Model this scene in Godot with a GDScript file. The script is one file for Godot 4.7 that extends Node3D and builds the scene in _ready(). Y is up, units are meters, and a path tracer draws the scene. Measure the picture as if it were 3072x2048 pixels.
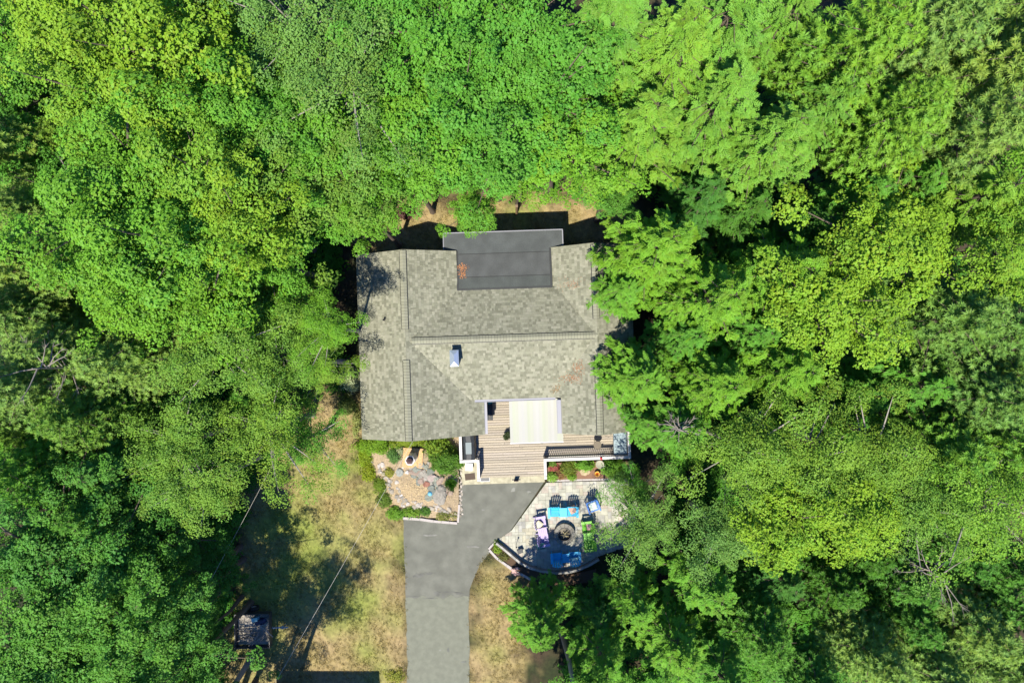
extends Node3D
# A house in a wood, seen from a camera hung 36.6 m above it. x is east, z is south, y is up, metres.
const CAM_H := 36.6
const LENS := 2050.0
const TURN := 0.0332          # the house stands turned 1.9 degrees
var rng := RandomNumberGenerator.new()
var names := {}
var M := {}
var noise := FastNoiseLite.new()

# ---------------------------------------------------------------- mesh building
class MB:
	var v := PackedVector3Array()
	var n := PackedVector3Array()
	var c := PackedColorArray()
	func tri(a: Vector3, b: Vector3, d: Vector3, col := Color.WHITE) -> void:
		var nn := (b - a).cross(d - a).normalized()
		v.append(a); v.append(d); v.append(b)
		for i in 3:
			n.append(nn); c.append(col)
	func quad(a: Vector3, b: Vector3, d: Vector3, e: Vector3, col := Color.WHITE) -> void:
		tri(a, b, d, col); tri(a, d, e, col)
	func box(at: Vector3, s: Vector3, b := Basis(), col := Color.WHITE) -> void:
		var x := b.x * s.x * 0.5
		var y := b.y * s.y * 0.5
		var z := b.z * s.z * 0.5
		quad(at - x + y + z, at + x + y + z, at + x + y - z, at - x + y - z, col)
		quad(at - x - y - z, at + x - y - z, at + x - y + z, at - x - y + z, col)
		quad(at - x - y + z, at + x - y + z, at + x + y + z, at - x + y + z, col)
		quad(at + x - y - z, at - x - y - z, at - x + y - z, at + x + y - z, col)
		quad(at + x - y + z, at + x - y - z, at + x + y - z, at + x + y + z, col)
		quad(at - x - y - z, at - x - y + z, at - x + y + z, at - x + y - z, col)
	func bar(a: Vector3, b: Vector3, w: float, h: float, col := Color.WHITE) -> void:
		var z := (b - a).normalized()
		var x := Vector3.UP.cross(z)
		x = Vector3.RIGHT if x.length() < 0.01 else x.normalized()
		var y := z.cross(x)
		box((a + b) * 0.5, Vector3(w, h, a.distance_to(b)), Basis(x, y, z), col)
	func tube(p: Array, r: Array, sides := 6, col := Color.WHITE) -> void:
		var rings := []
		for i in p.size():
			var d: Vector3 = (p[mini(i + 1, p.size() - 1)] - p[maxi(i - 1, 0)]).normalized()
			var x := d.cross(Vector3(0.31, 0.11, 0.94)).normalized()
			var y := d.cross(x)
			var ring := []
			for k in sides:
				var a := TAU * k / sides
				ring.append([p[i] + (x * cos(a) + y * sin(a)) * r[i], x * cos(a) + y * sin(a)])
			rings.append(ring)
		for i in p.size() - 1:
			for k in sides:
				var q := [rings[i][k], rings[i][(k + 1) % sides], rings[i + 1][(k + 1) % sides], rings[i + 1][k]]
				for t in [[0, 2, 1], [0, 3, 2]]:
					for j in t:
						v.append(q[j][0]); n.append(q[j][1]); c.append(col)
		var last: int = p.size() - 1
		for k in sides:
			tri(p[last], rings[last][k][0], rings[last][(k + 1) % sides][0], col)
	func lathe(at: Vector3, prof: Array, sides := 20, col := Color.WHITE) -> void:
		for i in prof.size() - 1:
			for k in sides:
				var a0 := TAU * k / sides
				var a1 := TAU * (k + 1) / sides
				var p: Vector2 = prof[i]
				var q: Vector2 = prof[i + 1]
				quad(at + Vector3(cos(a0) * p.x, p.y, sin(a0) * p.x), at + Vector3(cos(a0) * q.x, q.y, sin(a0) * q.x), at + Vector3(cos(a1) * q.x, q.y, sin(a1) * q.x), at + Vector3(cos(a1) * p.x, p.y, sin(a1) * p.x), col)
	func prism(poly: PackedVector2Array, y0: float, y1: float, col := Color.WHITE) -> void:
		var pts := poly
		if Geometry2D.is_polygon_clockwise(pts):
			pts.reverse()
		var ix := Geometry2D.triangulate_polygon(pts)
		for t in range(0, ix.size(), 3):
			var a := pts[ix[t]]
			var b := pts[ix[t + 1]]
			var d := pts[ix[t + 2]]
			if (b - a).cross(d - a) > 0.0:
				var s := b; b = d; d = s
			tri(Vector3(a.x, y1, a.y), Vector3(b.x, y1, b.y), Vector3(d.x, y1, d.y), col)
			tri(Vector3(a.x, y0, a.y), Vector3(d.x, y0, d.y), Vector3(b.x, y0, b.y), col)
		for i in pts.size():
			var a := pts[i]
			var b := pts[(i + 1) % pts.size()]
			var o := Vector3(a.x, y0, a.y)
			var w := Vector3(b.x, y0, b.y)
			var up := Vector3(0, y1 - y0, 0)
			quad(o, o + up, w + up, w, col)
	func slab(poly: PackedVector2Array, h: Callable, top: float, under: float, col := Color.WHITE) -> void:
		var pts := poly
		if Geometry2D.is_polygon_clockwise(pts):
			pts.reverse()
		var ix := Geometry2D.triangulate_polygon(pts)
		var u := []
		var l := []
		for p in pts:
			var y: float = h.call(p.x, p.y)
			u.append(Vector3(p.x, y + top, p.y)); l.append(Vector3(p.x, y + under, p.y))
		for t in range(0, ix.size(), 3):
			var a := ix[t]
			var b := ix[t + 1]
			var d := ix[t + 2]
			if (pts[b] - pts[a]).cross(pts[d] - pts[a]) > 0.0:
				var s := b; b = d; d = s
			tri(u[a], u[b], u[d], col); tri(l[a], l[d], l[b], col)
		for i in pts.size():
			var k := (i + 1) % pts.size()
			quad(l[i], u[i], u[k], l[k], col)
	func leaf(at: Vector3, d: Vector3, side: Vector3, l: float, w: float, lift: Vector3, col: Color) -> void:
		var tip := at + d * l
		var m := at + d * l * 0.45
		tri(at, m + side * w + lift, tip, col)
		tri(at, tip, m - side * w + lift, col)
	func done() -> ArrayMesh:
		var m := ArrayMesh.new()
		var a := []
		a.resize(Mesh.ARRAY_MAX)
		a[Mesh.ARRAY_VERTEX] = v; a[Mesh.ARRAY_NORMAL] = n; a[Mesh.ARRAY_COLOR] = c
		m.add_surface_from_arrays(Mesh.PRIMITIVE_TRIANGLES, a)
		return m

func rr(a: float, b: float) -> float:
	return rng.randf_range(a, b)

# a point seen at (u, v) on the 3072 x 2048 frame that lies at height h
func at(u: float, w: float, h := 0.0) -> Vector3:
	var k := (CAM_H - h) / LENS
	return Vector3((u - 1536.0) * k, h, (w - 1024.0) * k)
func flat(list: Array, h := 0.0) -> PackedVector2Array:
	var o := PackedVector2Array()
	for q in list:
		var p := at(q[0], q[1], h)
		o.append(Vector2(p.x, p.z))
	return o
func house(x: float, y: float, z: float) -> Vector3:
	return Vector3(x, y, z).rotated(Vector3.UP, TURN)
func pv(list: Array) -> PackedVector2Array:
	var o := PackedVector2Array()
	for q in list:
		o.append(Vector2(q[0], q[1]))
	return o

# ---------------------------------------------------------------- nodes
func numbered(called: String) -> String:
	var k: int = names.get(called, 0)
	names[called] = k + 1
	return called if k == 0 else "%s_%03d" % [called, k]
func thing(called: String, label: String, category: String, where := Vector3.ZERO, turn := 0.0, group := "") -> Node3D:
	var o := Node3D.new()
	o.name = numbered(called)
	add_child(o)
	o.position = where
	o.rotation.y = turn
	o.set_meta("label", label); o.set_meta("category", category)
	if group: o.set_meta("group", group)
	return o
func part(called: String, mesh: Mesh, mat: Material, parent: Node3D, pos := Vector3.ZERO, basis := Basis()) -> MeshInstance3D:
	var o := MeshInstance3D.new()
	o.name = called
	o.mesh = mesh
	o.material_override = mat
	o.transform = Transform3D(basis, pos)
	parent.add_child(o, true)
	return o
func solo(called: String, mesh: Mesh, mat: Material, label: String, category: String, pos := Vector3.ZERO, group := "") -> MeshInstance3D:
	var o := part(numbered(called), mesh, mat, self, pos)
	o.set_meta("label", label); o.set_meta("category", category)
	if group: o.set_meta("group", group)
	return o
func setting(called: String, mesh: Mesh, mat: Material) -> MeshInstance3D:
	var o := part(called, mesh, mat, self)
	o.set_meta("kind", "structure")
	return o
func copies(called: String, mesh: Mesh, mat: Material, where: Array, tints: Array, parent: Node3D) -> MultiMeshInstance3D:
	var mm := MultiMesh.new()
	mm.transform_format = MultiMesh.TRANSFORM_3D
	mm.use_colors = true
	mm.mesh = mesh
	mm.instance_count = where.size()
	for i in where.size():
		mm.set_instance_transform(i, where[i])
		mm.set_instance_color(i, tints[i])
	var o := MultiMeshInstance3D.new()
	o.name = called
	o.multimesh = mm
	o.material_override = mat
	parent.add_child(o, true)
	return o

# ---------------------------------------------------------------- materials
func grain(freq: float, lo: float, hi: float, octaves := 4, seed_ := 1, kind := FastNoiseLite.TYPE_SIMPLEX_SMOOTH) -> NoiseTexture2D:
	var t := NoiseTexture2D.new()
	t.width = 512; t.height = 512
	t.seamless = true
	var f := FastNoiseLite.new()
	f.noise_type = kind
	f.seed = seed_
	f.frequency = freq
	f.fractal_octaves = octaves
	t.noise = f
	var g := Gradient.new()
	g.set_color(0, Color(lo, lo, lo)); g.set_color(1, Color(hi, hi, hi))
	g.set_offset(0, 0.2); g.set_offset(1, 0.8)
	t.color_ramp = g
	return t
func mat(called: String, lin: Color, rough: float, tex: Texture2D = null, scale := 1.0, vertex := false, bump := 0.0, tex2: Texture2D = null, scale2 := 0.1) -> StandardMaterial3D:
	var m := StandardMaterial3D.new()
	m.resource_name = called
	m.albedo_color = lin.linear_to_srgb()
	m.roughness = rough
	m.vertex_color_use_as_albedo = vertex
	if tex:
		m.albedo_texture = tex
		m.uv1_triplanar = true
		m.uv1_world_triplanar = true
		m.uv1_scale = Vector3.ONE * scale
		if bump > 0.0:
			m.heightmap_enabled = true
			m.heightmap_texture = tex
			m.heightmap_scale = bump
	if tex2:
		m.detail_enabled = true
		m.detail_blend_mode = BaseMaterial3D.BLEND_MODE_MUL
		m.detail_albedo = tex2
		m.detail_uv_layer = BaseMaterial3D.DETAIL_UV_2
		m.uv2_triplanar = true
		m.uv2_world_triplanar = true
		m.uv2_scale = Vector3.ONE * scale2
	M[called] = m
	return m
func leafy(called: String, lin: Color, back: float) -> StandardMaterial3D:
	var m := mat(called, lin, 0.55, null, 1.0, true)
	m.metallic_specular = 0.34
	m.backlight_enabled = true
	m.backlight = Color(back * 0.95, back, back * 0.3).linear_to_srgb()
	return m
func make_materials() -> void:
	var fine := grain(0.09, 0.86, 1.0, 4, 3)
	var mid := grain(0.03, 0.84, 1.0, 5, 7)
	var soft := grain(0.012, 0.86, 1.0, 5, 11)
	var speck := grain(0.22, 0.66, 1.0, 3, 17)
	mat("ground", Color(1, 1, 1), 1.0, speck, 0.35, true, 1.5, mid, 0.23)
	mat("asphalt", Color(0.21, 0.218, 0.183), 0.92, speck, 0.6, false, 0.3, grain(0.014, 0.88, 1.0, 6, 31), 0.14)
	mat("asphalt_pale", Color(0.235, 0.25, 0.194), 0.92, speck, 0.6, false, 0.3, grain(0.02, 0.93, 1.0, 5, 31), 0.21)
	mat("shingle", Color(1, 1, 1), 0.95, speck, 0.9, true, 0.1)
	mat("trim_white", Color(0.46, 0.455, 0.45), 0.5)
	mat("gutter", Color(0.24, 0.245, 0.28), 0.45)
	mat("siding", Color(0.42, 0.40, 0.35), 0.7, mid, 0.4)
	mat("membrane", Color(1, 1, 1), 0.7, fine, 0.35, true, 0.1, soft, 0.17)
	mat("metal_cap", Color(0.62, 0.68, 0.72), 0.32).metallic = 0.75
	mat("awning", Color(1, 1, 1), 0.85, null, 1.2, true)
	mat("board", Color(1, 1, 1), 0.8, grain(0.05, 0.86, 1.0, 4, 23), 0.6, true, 0.05)
	mat("concrete", Color(0.46, 0.435, 0.31), 0.95, fine, 0.6, false, 0.2, soft, 0.4)
	mat("kerb", Color(0.55, 0.51, 0.49), 0.9, speck, 0.8, false, 0.3)
	mat("paver", Color(1, 1, 1), 0.92, fine, 0.9, true, 0.2, soft, 0.33)
	mat("sand", Color(0.3, 0.285, 0.22), 1.0, speck, 0.6)
	mat("stone", Color(1, 1, 1), 0.9, fine, 0.8, true, 0.6, mid, 0.5)
	mat("soil", Color(0.55, 0.43, 0.275), 1.0, speck, 0.5, false, 2.0, mid, 0.5)
	mat("bark", Color(0.13, 0.10, 0.075), 0.95, fine, 0.7, false, 1.0)
	mat("pale_bark", Color(0.34, 0.31, 0.27), 0.9, fine, 0.7, false, 0.6)
	mat("deadwood", Color(0.24, 0.215, 0.185), 0.9, fine, 0.7)
	mat("painted", Color(1, 1, 1), 0.5, null, 1.3, true)
	mat("cloth", Color(1, 1, 1), 0.9, fine, 2.0, true)
	mat("dark_metal", Color(0.02, 0.02, 0.022), 0.45)
	mat("glass", Color(0.35, 0.42, 0.47, 0.35), 0.08).transparency = BaseMaterial3D.TRANSPARENCY_ALPHA
	mat("window_glass", Color(0.03, 0.04, 0.05), 0.08)
	mat("cover_black", Color(0.03, 0.035, 0.04), 0.6, mid, 1.5, false, 1.0)
	mat("plywood", Color(0.55, 0.36, 0.17), 0.8, grain(0.03, 0.8, 1.0, 4, 29), 0.7)
	mat("wire", Color(0.45, 0.43, 0.38), 0.6)
	mat("rubber", Color(0.02, 0.02, 0.02), 0.85)
	leafy("leaf", Color(1, 1, 1), 0.7)
	for t in TINT:
		for k in 3:
			var c: Color = Color(TINT[t].r, TINT[t].g * 0.94, TINT[t].b + 0.012)
			var y := [0.0, 0.1, -0.06][k] as float
			leafy("leaf_%s_%d" % [t, k], Color(c.r * (1 + y), c.g * (1 + y * 0.3), c.b * (1 - y)), 0.62)
			leafy("needle_%s_%d" % [t, k], Color(c.r * (1 + y), c.g * (1 + y * 0.3), c.b * (1 - y)), 0.46)
	leafy("blade", Color(1, 1, 1), 0.5)

# ---------------------------------------------------------------- foliage clumps
func jit(lo := 0.75, hi := 1.25) -> Color:
	var b := rr(lo, hi)
	return Color(b * rr(0.9, 1.15), b, b * rr(0.7, 1.2))
func broad_clump(count: int, rad: float, tall: float, l: float, w: float) -> ArrayMesh:
	var m := MB.new()
	for i in count:
		var a := rr(0, TAU)
		var q := sqrt(rng.randf())
		var p := Vector3(cos(a) * q * rad, rr(-0.5, 0.5) * tall + tall * 0.5 * (1.0 - q * q), sin(a) * q * rad)
		var az := a + rr(-1.3, 1.3)
		var d := Vector3(cos(az), rr(-0.75, 0.25), sin(az)).normalized()
		var up := Vector3(rr(-0.5, 0.5), 1, rr(-0.5, 0.5)).normalized()
		var side := d.cross(up).normalized()
		var s := rr(0.55, 1.4)
		m.leaf(p, d, side, l * s, w * s, side.cross(d) * l * rr(0.02, 0.16), jit())
	return m.done()
func pine_clump(tufts: int, needles: int, l: float) -> ArrayMesh:
	var m := MB.new()
	for t in tufts:
		var a := rr(0, TAU)
		var q := sqrt(rng.randf()) * 0.34
		var o := Vector3(cos(a) * q, rr(-0.05, 0.1), sin(a) * q)
		var axis := Vector3(cos(a) * 0.7, 0.8, sin(a) * 0.7).normalized()
		for i in needles:
			var az := TAU * i / needles + rr(-0.2, 0.2)
			var x := axis.cross(Vector3(0.3, 0.2, 0.9)).normalized()
			var y := axis.cross(x)
			var d := (x * cos(az) + y * sin(az) + axis * rr(0.1, 0.9)).normalized()
			var side := d.cross(Vector3(rr(-0.4, 0.4), 1, rr(-0.4, 0.4))).normalized()
			m.leaf(o, d, side, l * rr(0.75, 1.2), 0.014, Vector3.ZERO, jit(0.7, 1.3))
	return m.done()
func spray_clump(fronds: int, length: float, leaf_l: float, leaf_w: float) -> ArrayMesh:
	# flat fronds that point along +z
	var m := MB.new()
	for f in fronds:
		var az := rr(-0.95, 0.95)
		var o := Vector3(rr(-0.12, 0.12), rr(-0.06, 0.06), rr(-0.12, 0.08))
		var d := Vector3(sin(az), rr(-0.3, 0.12), cos(az)).normalized()
		var x := d.cross(Vector3.UP).normalized()
		var up := x.cross(d)
		var ln := length * rr(0.7, 1.2)
		var pairs := 5
		for i in pairs:
			var s := float(i + 1) / pairs
			var p := o + d * ln * s + Vector3(0, -0.12 * s * s * ln, 0)
			for e in [-1.0, 1.0]:
				var dd: Vector3 = (x * e * (1.15 - 0.65 * s) + d * 0.75 + up * rr(-0.3, 0.2)).normalized()
				m.leaf(p, dd, dd.cross(up).normalized(), leaf_l * (1.25 - 0.55 * s) * rr(0.8, 1.2), leaf_w, up * 0.008, jit())
	return m.done()
func grass_clump(blades: int, l: float, spread: float) -> ArrayMesh:
	var m := MB.new()
	for i in blades:
		var a := rr(0, TAU)
		var p := Vector3(cos(a), 0, sin(a)) * rr(0, spread)
		var d := Vector3(cos(a) * rr(0.2, 1.3), 1, sin(a) * rr(0.2, 1.3)).normalized()
		m.leaf(p, d, d.cross(Vector3(rr(-1, 1), 0.2, rr(-1, 1))).normalized(), l * rr(0.6, 1.2), l * 0.09, Vector3.ZERO, jit(0.7, 1.3))
	return m.done()
var clump := {}
func make_clumps() -> void:
	var sets := {
		"maple": [broad_clump(54, 0.27, 0.22, 0.098, 0.038), broad_clump(54, 0.3, 0.18, 0.095, 0.038), broad_clump(50, 0.24, 0.25, 0.105, 0.042)],
		"oak": [broad_clump(54, 0.25, 0.24, 0.1, 0.034), broad_clump(54, 0.27, 0.22, 0.095, 0.036)],
		"birch": [broad_clump(62, 0.3, 0.26, 0.075, 0.028), broad_clump(62, 0.33, 0.23, 0.07, 0.027)],
		"pine": [pine_clump(5, 18, 0.18), pine_clump(5, 16, 0.17)],
		"hemlock": [spray_clump(6, 0.26, 0.105, 0.021), spray_clump(6, 0.3, 0.1, 0.019), spray_clump(5, 0.24, 0.115, 0.022)],
		"shrub": [broad_clump(30, 0.13, 0.1, 0.06, 0.021), broad_clump(30, 0.14, 0.1, 0.055, 0.02)],
		"yew": [pine_clump(4, 12, 0.08)],
		"fern": [spray_clump(7, 0.5, 0.14, 0.028)]}
	for k in sets:
		clump[k] = []
		for m in sets[k]:
			var a: Array = m.surface_get_arrays(0)
			var shades := []
			for i in 8:
				var t := tinted(Color.WHITE, 0.24)
				if i == 7: t = Color(1.35, 1.05, 0.9)
				var c: PackedColorArray = a[Mesh.ARRAY_COLOR].duplicate()
				for j in c.size(): c[j] = c[j] * t
				shades.append(c)
			clump[k].append([m, a[Mesh.ARRAY_VERTEX], a[Mesh.ARRAY_NORMAL], shades])
func gathered(kind: String, where: Array, lobe_of := []) -> ArrayMesh:
	# many clumps joined into one crown
	var m := MB.new()
	for i in where.size():
		var t: Transform3D = where[i]
		var shade: int = rng.randi() % 8 if lobe_of.is_empty() or rng.randf() < 0.45 else (lobe_of[i] * 5) % 8
		var c: Array = clump[kind][rng.randi() % clump[kind].size()]
		m.v.append_array(t * (c[1] as PackedVector3Array))
		m.n.append_array(Transform3D(t.basis.orthonormalized(), Vector3.ZERO) * (c[2] as PackedVector3Array))
		m.c.append_array(c[3][shade])
	return m.done()
# ---------------------------------------------------------------- trees
const TINT := {
	"lime": Color(0.198, 0.40, 0.02), "bright": Color(0.148, 0.375, 0.018), "green": Color(0.122, 0.35, 0.022), "olive": Color(0.165, 0.34, 0.028),
	"grey": Color(0.155, 0.325, 0.045), "deep": Color(0.072, 0.23, 0.015), "blue": Color(0.10, 0.30, 0.027), "pale": Color(0.21, 0.385, 0.06), "fresh": Color(0.165, 0.385, 0.03)}
func tinted(base: Color, spread := 0.16) -> Color:
	var b := rr(1.0 - spread, 1.0 + spread)
	var y := rr(-0.12, 0.16)
	return Color(base.r * b * (1.0 + y), base.g * b, base.b * b * (1.0 - y))
func crown_points(kind: String, r: float, rv: float, dens: float, limbs: Array, lobe_of: Array) -> Array:
	# clump transforms round the crown's middle; limbs collects where boughs run to
	var out := []
	if kind in ["pine", "hemlock"]:
		var tall := rv * 2.0
		var tiers := int(tall / (0.62 if kind == "pine" else 0.5))
		for t in tiers:
			var f := (t + 0.6) / tiers
			var y := rv - f * tall
			var reach := r * pow(f, 0.62) if kind == "hemlock" else r * pow(f, 0.5)
			if f > 0.75: reach *= 1.0 - (f - 0.75) * 0.8
			var boughs := 5 + int(reach * 1.7)
			var turn := rr(0, TAU)
			for b in boughs:
				var a := turn + TAU * b / boughs + rr(-0.25, 0.25)
				var ln := reach * rr(0.5, 1.2)
				var dir := Vector3(cos(a), 0, sin(a))
				var tilt := rr(-0.32, 0.12) if kind == "hemlock" else rr(-0.05, 0.3)
				var tip := Vector3(0, y, 0) + dir * ln + Vector3(0, tilt * ln, 0)
				limbs.append([Vector3(0, y - 0.12, 0), tip])
				var n := maxi(2, int(ln / (0.27 if kind == "hemlock" else 0.32) * dens))
				for i in n:
					var s := (i + rr(0.2, 1.0)) / n
					if s * ln < 0.25 and t > 2: continue
					var wide := 0.34 * ln * (1.0 - s * 0.8)
					for k in 2:
						var off := rr(-wide, wide) if k else rr(-0.1, 0.1)
						var p := Vector3(0, y, 0).lerp(tip, s) + dir.cross(Vector3.UP) * off + Vector3(0, rr(-0.32, 0.22) - absf(off) * 0.25, 0)
						var az := a + clampf(off / maxf(ln, 0.5), -0.6, 0.6) * -1.0 + rr(-0.4, 0.4)
						var z := Vector3(cos(az), rr(-0.25, 0.1), sin(az)).normalized()
						var x := Vector3.UP.cross(z).normalized()
						var sc := rr(0.75, 1.2)
						lobe_of.append(limbs.size())
						out.append(Transform3D(Basis(x, z.cross(x), z).rotated(z, rr(-0.55, 0.55)).scaled_local(Vector3.ONE * sc), p))
		return out
	var lobes := int(14 + r * r * 4.4)
	var odd := rr(0, 900)
	for i in lobes:
		var cy := 1.0 - 1.45 * (i + 0.5) / lobes
		var a := i * 2.39996 + rr(-0.5, 0.5)
		var ring := sqrt(maxf(0.0, 1.0 - cy * cy))
		var f := rr(0.38, 1.05) * (1.0 + noise.get_noise_3d(cos(a) * ring * 40.0 + odd, cy * 40.0, sin(a) * ring * 40.0 + odd) * 1.1)
		var mid := Vector3(cos(a) * ring * r * f, cy * rv * f, sin(a) * ring * r * f)
		var rl := r * rr(0.09, 0.2) + 0.18
		limbs.append([Vector3(0, mid.y * 0.45 - rv * 0.45, 0), mid])
		var n := int(rl * rl * 19.0 * dens) + 3
		for k in n:
			var b := rr(0, TAU)
			var yy := rr(-0.35, 1.0)
			var q := sqrt(1.0 - yy * yy) * rr(0.8, 1.1)
			var nn := Vector3(cos(b) * q, yy, sin(b) * q)
			var p := mid + nn * Vector3(rl, rl * 0.62, rl)
			var up := (nn * 0.5 + Vector3.UP * 0.9 + Vector3(rr(-0.3, 0.3), 0, rr(-0.3, 0.3))).normalized()
			var x := up.cross(Vector3(cos(k * 1.7), 0, sin(k * 1.7))).normalized()
			lobe_of.append(i)
			out.append(Transform3D(Basis(x, up, x.cross(up)).scaled_local(Vector3.ONE * rr(0.75, 1.2)), p))
	return out
var tree_list := []
var forms := {}
const FORM_R := 2.3
func make_forms() -> void:
	# six grown forms of each kind; every tree of the wood is one of them, turned and scaled
	for kind in ["maple", "oak", "birch", "pine", "hemlock"]:
		forms[kind] = []
		for k in 6:
			var slim: bool = kind in ["pine", "hemlock"]
			var rv := FORM_R * (1.5 if slim else 0.85) * rr(0.9, 1.1)
			var limbs := []
			var lobe_of := []
			var where := crown_points(kind, FORM_R, rv, [1.0, 0.9, 1.1][k % 3], limbs, lobe_of)
			var arms := MB.new()
			for l in limbs:
				var th := clampf((l[0] as Vector3).distance_to(l[1]) * 0.018, 0.015, 0.06)
				arms.tube([l[0], l[0].lerp(l[1], 0.5) + Vector3(rr(-0.1, 0.1), rr(-0.05, 0.2), rr(-0.1, 0.1)), l[1]], [th, th * 0.7, 0.008], 4)
			forms[kind].append([gathered(kind, where, lobe_of), arms.done(), rv])
func tree(kind: String, tint: String, u: float, w: float, rad: float, top: float) -> Node3D:
	# (u, w): where the crown's middle is seen; rad and top in metres
	var slim: bool = kind in ["pine", "hemlock"]
	var form: Array = forms[kind][rng.randi() % 6]
	var grow := rad / FORM_R
	var rv: float = form[2] * grow
	var tall := 1.0
	if slim and rv > top * 0.45: tall = top * 0.45 / rv
	rv *= tall
	var mid := at(u, w, top - rv)
	var nice: String = {"maple": "maple_tree", "oak": "oak_tree", "birch": "birch_tree", "pine": "pine_tree", "hemlock": "hemlock_tree"}[kind]
	var o := thing(nice, "tree", "tree", Vector3(mid.x, 0, mid.z), 0.0, "trees of the wood around the house")
	var trunk := MB.new()
	var lean := Vector3(rr(-0.4, 0.4), 0, rr(-0.4, 0.4))
	var r0 := 0.07 + rad * 0.045
	var peak := mid.y + rv * (0.95 if slim else 0.3)
	trunk.tube([Vector3(0, -0.1, 0), Vector3(0, 0.4, 0), Vector3(0, peak * 0.4, 0) + lean * 0.5, Vector3(0, peak * 0.75, 0) + lean * 0.2, Vector3(0, peak, 0)], [r0 * 1.5, r0, r0 * 0.75, r0 * 0.45, 0.02], 7)
	var bark: Material = M["pale_bark"] if kind == "birch" else M["bark"]
	part("trunk", trunk.done(), bark, o)
	var turn := Basis(Vector3.UP, rr(0, TAU)) * Basis.from_scale(Vector3(grow * rr(0.92, 1.08), grow * tall, grow * rr(0.92, 1.08)))
	part("limbs", form[1], bark, o, Vector3(0, mid.y, 0), turn)
	part("crown", form[0], M["%s_%s_%d" % ["needle" if slim else "leaf", tint, rng.randi() % 3]], o, Vector3(0, mid.y, 0), turn)
	tree_list.append([o, u, w, kind, tint])
	return o
const LOOK := {"lime": "yellow lime", "bright": "bright green", "green": "rich green", "olive": "olive green", "grey": "greyish green", "deep": "dark green", "blue": "bluish green", "pale": "pale green", "fresh": "fresh green"}
const KIND_WORD := {"maple": "maple", "oak": "broadleaf tree", "birch": "small-leaved tree", "pine": "pine", "hemlock": "feathery evergreen"}
const ORD := ["", "first", "second", "third", "fourth", "fifth", "sixth", "seventh", "eighth", "ninth", "tenth", "eleventh", "twelfth", "thirteenth", "fourteenth", "fifteenth"]
func label_trees() -> void:
	var bands := [[185, "along the top edge", ""], [370, "in the second row from the top", ""], [560, "in the third row from the top", ""], [740, "among those %s of the flat roof", "x"], [980, "among those %s of the rear roof", "x"],
		[1230, "among those %s of the front roof", "x"], [1480, "among those %s of the deck", "x"], [1700, "on the %s level with the fire pit", "x"], [1880, "on the %s level with the trailer", "x"], [9999, "on the %s along the bottom edge", "x"]]
	var rows := {}
	var beyond := 0
	for t in tree_list:
		var u: float = t[1]
		var w: float = t[2]
		if w > 2120:
			beyond += 1
			t[0].set_meta("label", "%s %s beyond the bottom edge, %s of those there" % [LOOK[t[4]], KIND_WORD[t[3]], ORD[beyond]])
			continue
		for b in bands:
			if w < b[0]:
				var key: String = b[1] if b[2] == "" else b[1] % ("left" if u < 1450 else "right")
				if not rows.has(key): rows[key] = []
				rows[key].append(t)
				break
	for key in rows:
		var row: Array = rows[key]
		row.sort_custom(func(a, b): return a[1] < b[1])
		for i in row.size():
			var t: Array = row[i]
			t[0].set_meta("label", "%s %s, %s from the left %s" % [LOOK[t[4]], KIND_WORD[t[3]], ORD[i + 1], key])
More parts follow.
